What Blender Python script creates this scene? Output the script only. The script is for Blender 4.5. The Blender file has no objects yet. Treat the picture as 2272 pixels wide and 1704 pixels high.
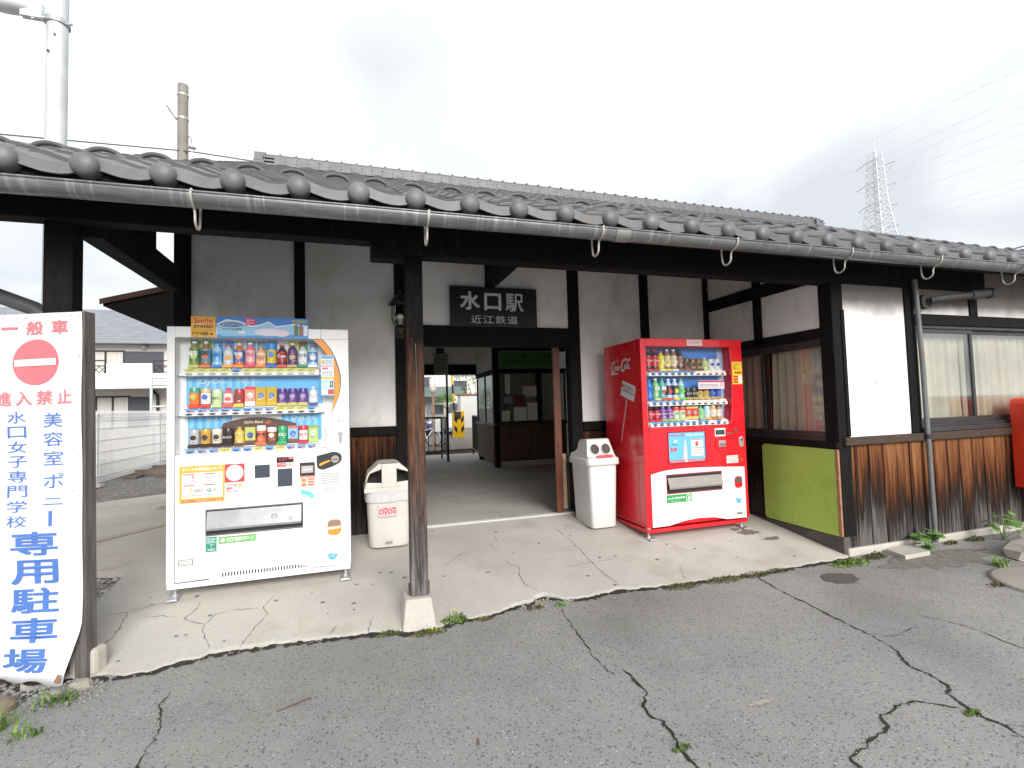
import bpy, math, random
from mathutils import Vector, Matrix, noise as mnoise
from math import sin, cos, pi, radians, tan, sqrt, atan2
random.seed(7)
scene = bpy.context.scene
COL = scene.collection

# ------------------------------------------------------------------ camera
CAM_POS = Vector((0.0, -3.192, 1.130))
YAW, PITCH, ROLL = 0.3084, 0.0463, -0.0279
_f = Vector((sin(YAW)*cos(PITCH), cos(YAW)*cos(PITCH), sin(PITCH)))
_r = Vector((cos(YAW), -sin(YAW), 0)); _u = _r.cross(_f)
_r2 = _r*cos(ROLL) + _u*sin(ROLL); _u2 = _u*cos(ROLL) - _r*sin(ROLL)
camd = bpy.data.cameras.new('camera'); camd.sensor_width = 36.0
camd.lens = 1090.2/2272*36.0; camd.clip_start = 0.05; camd.clip_end = 3000
cam = bpy.data.objects.new('camera', camd); COL.objects.link(cam)
cam.matrix_world = Matrix((( _r2.x, _u2.x, -_f.x, CAM_POS.x), (_r2.y, _u2.y, -_f.y, CAM_POS.y), (_r2.z, _u2.z, -_f.z, CAM_POS.z), (0,0,0,1)))
scene.camera = cam

# ------------------------------------------------------------------ sky
SUN_EL, SUN_AZ = radians(28), radians(174)        # azimuth clockwise from +Y: behind the camera
w = bpy.data.worlds.new('World'); scene.world = w; w.use_nodes = True
nt = w.node_tree; nt.nodes.clear()
N = nt.nodes.new; K = nt.links.new
out = N('ShaderNodeOutputWorld'); bg = N('ShaderNodeBackground'); bg.inputs['Strength'].default_value = 0.1
sky = N('ShaderNodeTexSky'); sky.sky_type = 'NISHITA'; sky.sun_disc = False
sky.sun_elevation = SUN_EL; sky.sun_rotation = SUN_AZ; sky.air_density = 1.0; sky.dust_density = 3.0
tc = N('ShaderNodeTexCoord'); sep = N('ShaderNodeSeparateXYZ'); K(tc.outputs['Generated'], sep.inputs[0])
zz = N('ShaderNodeMath'); zz.operation = 'ADD'; zz.inputs[1].default_value = 0.22; K(sep.outputs['Z'], zz.inputs[0])
zc = N('ShaderNodeMath'); zc.operation = 'MAXIMUM'; zc.inputs[1].default_value = 0.05; K(zz.outputs[0], zc.inputs[0])
dx = N('ShaderNodeMath'); dx.operation = 'DIVIDE'; K(sep.outputs['X'], dx.inputs[0]); K(zc.outputs[0], dx.inputs[1])
dy = N('ShaderNodeMath'); dy.operation = 'DIVIDE'; K(sep.outputs['Y'], dy.inputs[0]); K(zc.outputs[0], dy.inputs[1])
cmb = N('ShaderNodeCombineXYZ'); K(dx.outputs[0], cmb.inputs[0]); K(dy.outputs[0], cmb.inputs[1]); cmb.inputs[2].default_value = 3.35
n1 = N('ShaderNodeTexNoise'); n1.inputs['Scale'].default_value = 0.95; n1.inputs['Detail'].default_value = 5; n1.inputs['Roughness'].default_value = 0.45
n1.inputs['Distortion'].default_value = 0.5
K(cmb.outputs[0], n1.inputs['Vector'])
rp = N('ShaderNodeValToRGB'); rp.color_ramp.elements[0].position = 0.38; rp.color_ramp.elements[1].position = 0.72
rp.color_ramp.elements[0].color = (2.85, 3.0, 3.12, 1); rp.color_ramp.elements[1].color = (5.2, 5.25, 5.3, 1)
K(n1.outputs['Fac'], rp.inputs[0])
mx = N('ShaderNodeMix'); mx.data_type = 'RGBA'; mx.inputs['Factor'].default_value = 0.94
K(sky.outputs[0], mx.inputs['A']); K(rp.outputs[0], mx.inputs['B']); K(mx.outputs['Result'], bg.inputs['Color']); K(bg.outputs[0], out.inputs['Surface'])

# ------------------------------------------------------------------ sun behind thin cloud
sd = bpy.data.lights.new('sun', 'SUN'); sd.energy = 1.5; sd.angle = radians(32); sd.color = (1.0, 0.97, 0.93)
so = bpy.data.objects.new('sun', sd); COL.objects.link(so)
_sd = Vector((sin(SUN_AZ)*cos(SUN_EL), cos(SUN_AZ)*cos(SUN_EL), sin(SUN_EL)))
so.rotation_euler = _sd.to_track_quat('Z', 'Y').to_euler(); so.location = _sd*60

vs = scene.view_settings; vs.view_transform = 'Standard'; vs.look = 'None'; vs.exposure = 1.48; vs.gamma = 1.0; vs.use_curve_mapping = False
scene.render.engine = 'CYCLES'
scene.cycles.use_denoising = True
scene.cycles.max_bounces = 8; scene.cycles.diffuse_bounces = 4; scene.cycles.transparent_max_bounces = 12

# ------------------------------------------------------------------ materials
MATS = {}
def newmat(name):
    m = bpy.data.materials.new(name); m.use_nodes = True; t = m.node_tree
    return m, t, t.nodes['Principled BSDF']
def vec(t, stretch=(1,1,1), rnd=False):
    c = t.nodes.new('ShaderNodeTexCoord'); mp = t.nodes.new('ShaderNodeMapping'); mp.inputs['Scale'].default_value = stretch
    t.links.new(c.outputs['Object'], mp.inputs['Vector'])
    if rnd:
        oi = t.nodes.new('ShaderNodeObjectInfo'); ml = t.nodes.new('ShaderNodeMath'); ml.operation = 'MULTIPLY'; ml.inputs[1].default_value = 37.0
        t.links.new(oi.outputs['Random'], ml.inputs[0]); t.links.new(ml.outputs[0], mp.inputs['Location'])
    return mp.outputs[0]
def noi(t, v, scale, detail=4, rough=.55):
    n = t.nodes.new('ShaderNodeTexNoise'); n.inputs['Scale'].default_value = scale; n.inputs['Detail'].default_value = detail; n.inputs['Roughness'].default_value = rough
    t.links.new(v, n.inputs['Vector']); return n.outputs['Fac']
def ramp(t, f, stops):
    r = t.nodes.new('ShaderNodeValToRGB'); e = r.color_ramp.elements
    while len(e) < len(stops): e.new(.5)
    for k, (p, c) in enumerate(stops):
        e[k].position = p; e[k].color = (*(c if hasattr(c, '__len__') else (c,c,c)), 1)
    t.links.new(f, r.inputs[0]); return r.outputs[0]
def mix(t, a, b, f, mode='MIX'):
    m = t.nodes.new('ShaderNodeMix'); m.data_type = 'RGBA'; m.blend_type = mode
    for s, x in (('A', a), ('B', b)):
        if hasattr(x, 'links') or hasattr(x, 'is_linked'): t.links.new(x, m.inputs[s])
        else: m.inputs[s].default_value = (*x, 1)
    if hasattr(f, 'is_linked'): t.links.new(f, m.inputs['Factor'])
    else: m.inputs['Factor'].default_value = f
    return m.outputs['Result']
def math_(t, op, a, b=0.0):
    m = t.nodes.new('ShaderNodeMath'); m.operation = op
    for k, x in enumerate((a, b)):
        if hasattr(x, 'is_linked'): t.links.new(x, m.inputs[k])
        else: m.inputs[k].default_value = x
    return m.outputs[0]
def bump(t, p, h, strength=.3, dist=.01):
    b = t.nodes.new('ShaderNodeBump'); b.inputs['Strength'].default_value = strength; b.inputs['Distance'].default_value = dist
    t.links.new(h, b.inputs['Height']); t.links.new(b.outputs[0], p.inputs['Normal'])
def sc(c, k): return tuple(min(1, x*k) for x in c)
def mat(name, col, rough=.55, metal=0.0, var=.12, scale=6, stretch=(1,1,1), bmp=0, bscale=40, spec=.5, rnd=False, coat=0, grime=0):
    if name in MATS: return MATS[name]
    m, t, p = newmat(name)
    v = vec(t, stretch, rnd)
    if var:
        c = ramp(t, noi(t, v, scale, 5), [(.3, sc(col, 1-var)), (.7, sc(col, 1+var))])
        if grime: c = mix(t, c, (.20,.17,.14), ramp(t, noi(t, v, 5.5, 9, .72), [(.58, 0), (.80, grime)]))
        t.links.new(c, p.inputs['Base Color'])
        r = ramp(t, noi(t, v, scale*2.3, 4), [(.3, max(0,rough-.08)), (.7, min(1,rough+.1))]); t.links.new(r, p.inputs['Roughness'])
    else:
        p.inputs['Base Color'].default_value = (*col, 1); p.inputs['Roughness'].default_value = rough
    p.inputs['Metallic'].default_value = metal; p.inputs['Specular IOR Level'].default_value = spec
    if coat: p.inputs['Coat Weight'].default_value = coat; p.inputs['Coat Roughness'].default_value = .08
    if bmp: bump(t, p, noi(t, v, bscale, 4), bmp, .004)
    MATS[name] = m; return m
def ink(r, g, b, rough=.45):
    """flat printed colour given as the sRGB value of the print"""
    lin = tuple((x/255/12.92 if x <= 10 else ((x/255+.055)/1.055)**2.4) for x in (r,g,b))
    return mat('ink_%d_%d_%d' % (r,g,b), tuple(x*.86 for x in lin), rough, var=0)

def m_plaster(soot_shade=False):
    m, t, p = newmat('plaster'); v = vec(t)
    c = ramp(t, noi(t, v, 1.7, 6, .6), [(.25, (.68,.66,.64)), (.5, (.80,.79,.78)), (.8, (.85,.845,.84))])
    st = ramp(t, noi(t, vec(t, (1.6,1.6,1)), 1.5, 7, .62), [(.50, 0), (.72, .62)])
    c = mix(t, c, (.40,.35,.295), st)
    sp = ramp(t, noi(t, v, 60, 3), [(.70, 0), (.76, .4)]); c = mix(t, c, (.3,.26,.2), sp)
    vo = t.nodes.new('ShaderNodeTexVoronoi'); vo.feature = 'DISTANCE_TO_EDGE'; vo.inputs['Scale'].default_value = 1.7
    wv = t.nodes.new('ShaderNodeVectorMath'); wv.operation = 'ADD'; nn_ = t.nodes.new('ShaderNodeTexNoise'); nn_.inputs['Scale'].default_value = 2.5; nn_.inputs['Detail'].default_value = 6; t.links.new(v, nn_.inputs['Vector'])
    t.links.new(v, wv.inputs[0]); t.links.new(nn_.outputs['Color'], wv.inputs[1]); t.links.new(wv.outputs[0], vo.inputs['Vector'])
    c = mix(t, c, (.45,.41,.37), ramp(t, vo.outputs['Distance'], [(.0, .32), (.005, 0)]))
    if soot_shade:   # eave shade painted in together with brown soot, uneven lower rim
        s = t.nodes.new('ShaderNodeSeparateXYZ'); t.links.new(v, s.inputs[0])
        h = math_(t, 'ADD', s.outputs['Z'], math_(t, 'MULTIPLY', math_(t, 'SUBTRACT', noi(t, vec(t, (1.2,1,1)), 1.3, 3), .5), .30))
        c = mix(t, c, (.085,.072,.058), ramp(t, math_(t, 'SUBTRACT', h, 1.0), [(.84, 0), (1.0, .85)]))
    t.links.new(c, p.inputs['Base Color']); p.inputs['Roughness'].default_value = .85
    bump(t, p, noi(t, v, 25, 6, .6), .25, .006); return m
def m_timber():
    m, t, p = newmat('dark_timber'); v = vec(t, (9,9,1.2), True)
    c = ramp(t, noi(t, v, 5, 6, .65), [(.3, (.005,.005,.0056)), (.6, (.011,.010,.010)), (.85, (.032,.024,.018))])
    t.links.new(c, p.inputs['Base Color']); p.inputs['Roughness'].default_value = .72; p.inputs['Specular IOR Level'].default_value = .12
    bump(t, p, noi(t, v, 9, 5), .35, .004); return m
def m_post():
    # painted post: paint left at the top, bare brown below, silvered foot
    m, t, p = newmat('weathered_post'); v = vec(t, (8,8,.55)); v2 = vec(t, (1,1,1))
    s = t.nodes.new('ShaderNodeSeparateXYZ'); t.links.new(v2, s.inputs[0])
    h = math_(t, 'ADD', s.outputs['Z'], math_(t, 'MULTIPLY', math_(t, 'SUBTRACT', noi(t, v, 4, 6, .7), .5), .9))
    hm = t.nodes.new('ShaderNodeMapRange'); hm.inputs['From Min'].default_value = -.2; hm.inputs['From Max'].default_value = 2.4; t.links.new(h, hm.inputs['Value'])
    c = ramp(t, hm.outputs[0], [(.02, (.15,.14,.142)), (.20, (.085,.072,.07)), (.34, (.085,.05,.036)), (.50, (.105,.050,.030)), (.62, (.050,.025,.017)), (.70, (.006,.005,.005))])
    g = ramp(t, noi(t, v, 7, 6, .7), [(.36, .3), (.62, 1.5)]); c = mix(t, c, g, .9, 'MULTIPLY')
    t.links.new(c, p.inputs['Base Color']); p.inputs['Roughness'].default_value = .85; p.inputs['Specular IOR Level'].default_value = .1
    bump(t, p, noi(t, v, 11, 6, .7), .7, .006); return m
def m_plank(front=True):
    # charred cedar cladding worn to bare wood along the middle of each board, silvered at the wet foot
    m, t, p = newmat('cedar_front' if front else 'cedar_shade'); v = vec(t, (10,10,.55), True); v2 = vec(t)
    s = t.nodes.new('ShaderNodeSeparateXYZ'); t.links.new(v2, s.inputs[0])
    oi = t.nodes.new('ShaderNodeObjectInfo')
    n = noi(t, v, 3.0, 6, .65)
    ed = math_(t, 'ABSOLUTE', math_(t, 'SUBTRACT', s.outputs['X'] if front else s.outputs['X'], .082))
    h = math_(t, 'ADD', s.outputs['Z'], math_(t, 'MULTIPLY', math_(t, 'SUBTRACT', n, .5), 1.25))
    h = math_(t, 'ADD', h, math_(t, 'MULTIPLY', math_(t, 'SUBTRACT', oi.outputs['Random'], .42), .20))
    if front: h = math_(t, 'SUBTRACT', h, math_(t, 'MULTIPLY', math_(t, 'MAXIMUM', math_(t, 'SUBTRACT', ed, .045), 0), math_(t, 'MULTIPLY', s.outputs['Z'], 6)))
    hm = t.nodes.new('ShaderNodeMapRange'); hm.inputs['From Min'].default_value = 0; hm.inputs['From Max'].default_value = .95; t.links.new(h, hm.inputs['Value'])
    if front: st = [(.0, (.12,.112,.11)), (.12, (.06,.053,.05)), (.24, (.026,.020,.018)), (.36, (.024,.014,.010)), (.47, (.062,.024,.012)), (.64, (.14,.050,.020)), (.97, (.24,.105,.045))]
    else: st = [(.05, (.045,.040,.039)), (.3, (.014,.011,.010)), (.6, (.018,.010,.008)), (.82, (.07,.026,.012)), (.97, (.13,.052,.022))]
    c = ramp(t, hm.outputs[0], st)
    g = ramp(t, noi(t, vec(t, (16,16,.5), True), 4, 6, .7), [(.32, .45), (.62, 1.2)]); c = mix(t, c, g, .8, 'MULTIPLY')
    kn = t.nodes.new('ShaderNodeTexVoronoi'); kn.inputs['Scale'].default_value = 3.3; t.links.new(vec(t, (2.2,2.2,.8), True), kn.inputs['Vector'])
    kf = ramp(t, kn.outputs['Distance'], [(.05, .85), (.12, 0)]); c = mix(t, c, (.012,.008,.006), kf)
    t.links.new(c, p.inputs['Base Color']); p.inputs['Roughness'].default_value = .8; p.inputs['Specular IOR Level'].default_value = .1
    bump(t, p, noi(t, vec(t, (16,16,.5), True), 4, 6, .7), .6, .005); return m
def m_asphalt():
    m, t, p = newmat('asphalt'); v = vec(t)
    base = ramp(t, noi(t, v, 1.1, 6, .6), [(.3, (.225,.225,.222)), (.5, (.265,.263,.258)), (.7, (.305,.30,.29))])
    fine = ramp(t, noi(t, v, 210, 2), [(.3, .72), (.7, 1.25)]); c = mix(t, base, fine, .9, 'MULTIPLY')
    for scale, th, col, rad in ((74, .66, (.06,.063,.072), .36), (96, .62, (.36,.35,.33), .33), (46, .84, (.05,.055,.066), .30), (58, .90, (.62,.60,.56), .22), (56, .95, (.40,.26,.14), .22)):
        vo = t.nodes.new('ShaderNodeTexVoronoi'); vo.inputs['Scale'].default_value = scale; t.links.new(v, vo.inputs['Vector'])
        s = t.nodes.new('ShaderNodeSeparateColor'); t.links.new(vo.outputs['Color'], s.inputs[0])
        a = math_(t, 'GREATER_THAN', s.outputs[0], th); b = math_(t, 'LESS_THAN', vo.outputs['Distance'], rad)
        c = mix(t, c, col, math_(t, 'MULTIPLY', math_(t, 'MULTIPLY', a, b), .62))
    st = ramp(t, noi(t, v, .85, 4, .5), [(.50, 0), (.72, .45)]); c = mix(t, c, (.12,.117,.112), st)
    t.links.new(c, p.inputs['Base Color']); p.inputs['Roughness'].default_value = .88; p.inputs['Specular IOR Level'].default_value = .3
    bump(t, p, noi(t, v, 130, 4, .6), .55, .004); return m
def m_concrete(name, lo, hi, stain=(.2,.17,.14), amount=.5):
    m, t, p = newmat(name); v = vec(t)
    c = ramp(t, noi(t, v, 1.3, 7, .6), [(.3, lo), (.7, hi)])
    c = mix(t, c, ramp(t, noi(t, v, 90, 3), [(.3, .86), (.7, 1.1)]), .8, 'MULTIPLY')
    st = ramp(t, noi(t, v, 2.3, 6, .65), [(.55, 0), (.75, amount)]); c = mix(t, c, stain, st)
    t.links.new(c, p.inputs['Base Color']); p.inputs['Roughness'].default_value = .82
    bump(t, p, noi(t, v, 60, 5), .25, .003); return m
def m_gravel():
    m, t, p = newmat('gravel'); v = vec(t)
    vo = t.nodes.new('ShaderNodeTexVoronoi'); vo.inputs['Scale'].default_value = 34; t.links.new(v, vo.inputs['Vector'])
    s = t.nodes.new('ShaderNodeSeparateColor'); t.links.new(vo.outputs['Color'], s.inputs[0])
    c = ramp(t, s.outputs[0], [(.1, (.09,.09,.095)), (.5, (.20,.195,.19)), (.9, (.34,.32,.29))])
    d = ramp(t, vo.outputs['Distance'], [(.35, 1), (.75, .35)]); c = mix(t, c, d, .9, 'MULTIPLY')
    br = ramp(t, noi(t, v, 1.5, 5), [(.5, 0), (.66, .7)]); c = mix(t, c, (.13,.085,.05), br)
    t.links.new(c, p.inputs['Base Color']); p.inputs['Roughness'].default_value = .9
    bump(t, p, math_(t, 'SUBTRACT', 1.0, vo.outputs['Distance']), .8, .02); return m
def m_tile():
    m, t, p = newmat('roof_tile'); v = vec(t, (1,1,1), True)
    c = ramp(t, noi(t, v, 7, 6, .6), [(.3, (.105,.103,.11)), (.7, (.165,.162,.17))])
    st = ramp(t, noi(t, v, 5, 6, .7), [(.60, 0), (.72, .55)]); c = mix(t, c, (.19,.165,.125), st)
    oi = t.nodes.new('ShaderNodeObjectInfo'); g = ramp(t, oi.outputs['Random'], [(0, .82), (1, 1.14)]); c = mix(t, c, g, 1.0, 'MULTIPLY')
    t.links.new(c, p.inputs['Base Color']); p.inputs['Roughness'].default_value = .52; p.inputs['Metallic'].default_value = .12; p.inputs['Specular IOR Level'].default_value = .5
    bump(t, p, noi(t, v, 60, 4), .15, .002); return m
def m_gutter():
    m, t, p = newmat('gutter_metal'); v = vec(t, (2.2,14,14))
    c = ramp(t, noi(t, v, 3, 6, .65), [(.3, (.12,.13,.132)), (.7, (.22,.23,.232))])
    st = ramp(t, noi(t, vec(t, (16,1,1)), 2.5, 4), [(.55, 0), (.68, .45)]); c = mix(t, c, (.42,.45,.44), st)
    t.links.new(c, p.inputs['Base Color']); p.inputs['Roughness'].default_value = .38; p.inputs['Metallic'].default_value = .4; return m
def m_glass(name='glass', tint=(.9,.93,.92), refl=.12):
    m, t, p = newmat(name); t.nodes.remove(p); o = t.nodes['Material Output']
    tr = t.nodes.new('ShaderNodeBsdfTransparent'); tr.inputs[0].default_value = (*tint, 1)
    gl = t.nodes.new('ShaderNodeBsdfGlossy'); gl.inputs['Roughness'].default_value = .03
    fr = t.nodes.new('ShaderNodeLayerWeight'); fr.inputs['Blend'].default_value = .15
    f = math_(t, 'ADD', math_(t, 'MULTIPLY', fr.outputs['Fresnel'], .45), refl)
    ms = t.nodes.new('ShaderNodeMixShader'); t.links.new(f, ms.inputs[0]); t.links.new(tr.outputs[0], ms.inputs[1]); t.links.new(gl.outputs[0], ms.inputs[2]); t.links.new(ms.outputs[0], o.inputs[0]); return m
def m_leaf(name, a, b):
    m, t, p = newmat(name)
    v = vec(t); c = ramp(t, noi(t, v, 14, 3), [(.35, a), (.65, b)]); t.links.new(c, p.inputs['Base Color']); p.inputs['Roughness'].default_value = .55
    p.inputs['Subsurface Weight'].default_value = 0; return m

PLASTER = m_plaster(); SOOTY_SHADED = m_plaster(True); TIMBER = m_timber(); POST = m_post(); PLANK = m_plank(True); PLANK2 = m_plank(False)
ASPHALT = m_asphalt(); SLAB = m_concrete('slab_concrete', (.41,.385,.35), (.52,.495,.45), (.27,.235,.195), .5); PATHC = m_concrete('path_concrete', (.33,.295,.255), (.42,.385,.335), (.2,.165,.13), .55)
FLOORC = m_concrete('floor_concrete', (.40,.38,.35), (.50,.475,.44), (.2,.18,.155), .5)
BASEC = m_concrete('footing_concrete', (.40,.37,.33), (.52,.49,.44)); GRAVEL = m_gravel(); TILE = m_tile(); GUTTER = m_gutter()
GLASS = m_glass('glass', (.95,.96,.95), .05); VGLASS = m_glass('display_glass', (.985,.985,.985), .03); DGLASS = m_glass('dim_glass', (.75,.78,.76), .10)
GALV = mat('galvanised', (.52,.54,.55), .38, .55, .2, 9); STEELW = mat('white_steel', (.74,.75,.75), .4, 0, .05, 5)
VWHITE = mat('vending_white', (.79,.79,.80), .30, 0, .02, 2.5, spec=.5, grime=.25); VRED = mat('vending_red', (.66,.010,.020), .28, 0, .02, 3, coat=.4, grime=.18)
VSIDE = mat('vending_side', (.72,.72,.73), .4, 0, .05, 3)
CHAR = mat('charcoal', (.02,.021,.024), .5, 0, .2, 12); BLACK = mat('black_paint', (.012,.012,.013), .5, 0, .15, 12)
SIGNBLACK = mat('sign_black', (.010,.010,.012), .45, 0, .2, 5); SIGNWHITE = mat('sign_lettering', (.62,.62,.63), .5, 0, .06, 9)
DARKREC = mat('dark_recess', (.015,.015,.017), .6, 0, .1); IVORY = mat('bin_ivory', (.64,.62,.57), .45, 0, .06, 5, grime=.4); IVORY2 = mat('bin_grey_white', (.64,.635,.62), .45, 0, .05, 5, grime=.4)
ALU = mat('aluminium_dark', (.055,.055,.058), .4, .4, .15, 8); CURTAIN = mat('curtain_cloth', (.60,.55,.44), .9, 0, .1, 6)
GREENB = m_concrete('green_board_paint', (.32,.46,.07), (.40,.54,.105), (.20,.31,.04), .5)
DOORWOOD = mat('door_wood', (.11,.032,.014), .5, 0, .35, 5, (8,8,1)); PEEL = mat('board_edge', (.32,.16,.08), .8, 0, .3, 20)
CRACK = mat('crack_soil', (.022,.021,.017), .95, 0, .4, 20); MOSSM = m_leaf('moss_leaf', (.045,.075,.018), (.12,.15,.035)); LEAFM = m_leaf('broad_leaf', (.075,.17,.035), (.15,.28,.075))
GRASSM = m_leaf('grass_blade', (.07,.15,.02), (.17,.27,.05)); REDLEAF = m_leaf('reddish_leaf', (.10,.05,.03), (.13,.10,.04)); ROCKM = m_concrete('rock', (.24,.215,.185), (.42,.39,.34), (.12,.1,.085), .6)

# ------------------------------------------------------------------ mesh helpers
class MB:
    def __init__(s): s.v = []; s.f = []; s.m = []; s.sm = []
    def add(s, vs, fs, mi=0, smooth=False):
        b = len(s.v); s.v += [tuple(x) for x in vs]
        for f in fs: s.f.append(tuple(i+b for i in f)); s.m.append(mi); s.sm.append(smooth)
        return s
    def box(s, x0, x1, y0, y1, z0, z1, mi=0):
        return s.add([(x0,y0,z0),(x1,y0,z0),(x1,y1,z0),(x0,y1,z0),(x0,y0,z1),(x1,y0,z1),(x1,y1,z1),(x0,y1,z1)],
                     [(3,2,1,0),(4,5,6,7),(0,1,5,4),(1,2,6,5),(2,3,7,6),(3,0,4,7)], mi)
    def quad(s, a, b, c, d, mi=0): return s.add([a,b,c,d], [(0,1,2,3)], mi)
    def poly_xz(s, pts, y0, y1, mi=0):
        """outline in x,z (counter-clockwise seen from -Y) with thickness y0..y1"""
        n = len(pts); vs = [(x,y0,z) for x,z in pts] + [(x,y1,z) for x,z in pts]
        fs = [tuple(range(n)), tuple(range(2*n-1, n-1, -1))] + [((i+1)%n, i, i+n, (i+1)%n+n) for i in range(n)]
        return s.add(vs, fs, mi)
    def poly_yz(s, pts, x0, x1, mi=0):
        n = len(pts); vs = [(x0,y,z) for y,z in pts] + [(x1,y,z) for y,z in pts]
        fs = [tuple(range(n-1,-1,-1)), tuple(range(n, 2*n))] + [(i, (i+1)%n, (i+1)%n+n, i+n) for i in range(n)]
        return s.add(vs, fs, mi)
    def poly_xy(s, pts, z0, z1, mi=0):
        n = len(pts); vs = [(x,y,z0) for x,y in pts] + [(x,y,z1) for x,y in pts]
        fs = [tuple(range(n-1,-1,-1)), tuple(range(n, 2*n))] + [(i, (i+1)%n, (i+1)%n+n, i+n) for i in range(n)]
        return s.add(vs, fs, mi)
    def tube(s, path, r, n=8, mi=0, cap=True, closed=False):
        P = [Vector(p) for p in path]; rs = r if hasattr(r, '__len__') else [r]*len(P); vs = []; prev = None
        for i, p in enumerate(P):
            d = (P[(i+1) % len(P)] if (i+1 < len(P) or closed) else p) - (P[i-1] if (i > 0 or closed) else p)
            if d.length < 1e-9: d = Vector((0,0,1))
            d.normalize()
            if prev is None: a = d.orthogonal().normalized()
            else:
                a = prev - d*prev.dot(d)
                if a.length < 1e-6: a = d.orthogonal()
                a.normalize()
            prev = a; b = d.cross(a)
            vs += [tuple(p + (a*cos(2*pi*k/n) + b*sin(2*pi*k/n))*rs[i]) for k in range(n)]
        fs = []
        m = len(P)
        for i in range(m if closed else m-1):
            for k in range(n):
                a0 = i*n+k; a1 = i*n+(k+1) % n; b0 = ((i+1) % m)*n+k; b1 = ((i+1) % m)*n+(k+1) % n
                fs.append((a0, a1, b1, b0))
        s.add(vs, fs, mi, True)
        if cap and not closed:
            b = len(s.v); s.v += vs[:n]; s.f.append(tuple(range(b+n-1, b-1, -1))); s.m.append(mi); s.sm.append(False)
            b = len(s.v); s.v += vs[-n:]; s.f.append(tuple(range(b, b+n))); s.m.append(mi); s.sm.append(False)
        return s
    def lathe(s, prof, n=16, mi=0, c=(0,0), axis='z', smooth=True, mats=None):
        vs = []; fs = []
        for r, z in prof:
            for k in range(n):
                a = 2*pi*k/n; vs.append((c[0]+r*cos(a), c[1]+r*sin(a), z))
        b = len(s.v); s.v += vs
        for i in range(len(prof)-1):
            for k in range(n):
                s.f.append((b+i*n+k, b+i*n+(k+1) % n, b+(i+1)*n+(k+1) % n, b+(i+1)*n+k)); s.m.append(mats[i] if mats else mi); s.sm.append(smooth)
        return s
    def disc(s, cx, cz, rx, rz, y, n=20, mi=0, y1=None):
        pts = [(cx+rx*cos(2*pi*k/n), cz+rz*sin(2*pi*k/n)) for k in range(n)]
        return s.poly_xz(pts, y, y if y1 is None else y1, mi) if y1 is not None else s.add([(x,y,z) for x,z in pts], [tuple(range(n))], mi)
    def sphere(s, c, rx, ry, rz, n=12, m=8, mi=0):
        vs = []; fs = []
        for i in range(m+1):
            a = -pi/2 + pi*i/m
            for k in range(n): vs.append((c[0]+rx*cos(a)*cos(2*pi*k/n), c[1]+ry*cos(a)*sin(2*pi*k/n), c[2]+rz*sin(a)))
        for i in range(m):
            for k in range(n): fs.append((i*n+k, i*n+(k+1) % n, (i+1)*n+(k+1) % n, (i+1)*n+k))
        return s.add(vs, fs, mi, True)
    def mesh(s, name, mats):
        me = bpy.data.meshes.new(name); me.from_pydata(s.v, [], s.f)
        for x in (mats if isinstance(mats, (list, tuple)) else [mats]): me.materials.append(x)
        me.polygons.foreach_set('material_index', s.m); me.polygons.foreach_set('use_smooth', s.sm); me.update()
        return me
    def build(s, name, mats, parent=None, bevel=0, loc=None, **kw):
        o = bpy.data.objects.new(name, s.mesh(name, mats)); COL.objects.link(o)
        if parent: o.parent = parent
        if loc: o.location = loc
        if bevel:
            b = o.modifiers.new('bevel', 'BEVEL'); b.width = bevel; b.segments = 2; b.limit_method = 'ANGLE'; b.angle_limit = radians(40)
        for k, x in kw.items(): o[k] = x
        return o
def link_copy(o, parent=None, loc=None):
    c = o.copy(); COL.objects.link(c)
    if parent: c.parent = parent
    if loc is not None: c.location = loc
    return c
def inst(me, name, parent, loc=(0,0,0), rot=(0,0,0), scale=(1,1,1)):
    o = bpy.data.objects.new(name, me); COL.objects.link(o); o.parent = parent; o.location = loc; o.rotation_euler = rot; o.scale = scale; return o
def thing(name, label, cat, loc=(0,0,0), rz=0, group=None):
    o = bpy.data.objects.new(name, None); COL.objects.link(o); o.location = loc; o.rotation_euler = (0,0,rz); o.empty_display_size = .1
    o['label'] = label; o['category'] = cat
    if group: o['group'] = group
    return o
def tag(o, label, cat, group=None):
    o['label'] = label; o['category'] = cat
    if group: o['group'] = group
    return o
def box(name, m, parent, x0, x1, y0, y1, z0, z1, bevel=0, **kw): return MB().box(x0,x1,y0,y1,z0,z1).build(name, m, parent, bevel, **kw)
_tc = {}
def glyphs(s, off=.02, res=3):
    """filled outlines of a line of text: vertices in x,y, faces"""
    key = (s, off, res)
    if key not in _tc:
        c = bpy.data.curves.new('t', 'FONT'); c.body = s; c.size = 1; c.offset = off; c.resolution_u = res
        o = bpy.data.objects.new('t', c); COL.objects.link(o)
        me = bpy.data.meshes.new_from_object(o.evaluated_get(bpy.context.evaluated_depsgraph_get()))
        vs = [(v.co.x, v.co.y) for v in me.vertices]; fs = [tuple(p.vertices) for p in me.polygons]
        bpy.data.objects.remove(o); bpy.data.curves.remove(c); bpy.data.meshes.remove(me)
        xs = [a for a, b in vs] or [0]; ys = [b for a, b in vs] or [0]
        x0, x1, y0, y1 = min(xs), max(xs), min(ys), max(ys)
        _tc[key] = ([((a-x0)/(x1-x0+1e-9), (b-y0)/(y1-y0+1e-9)) for a, b in vs], fs, (x1-x0)/(y1-y0+1e-9))
    return _tc[key]
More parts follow.
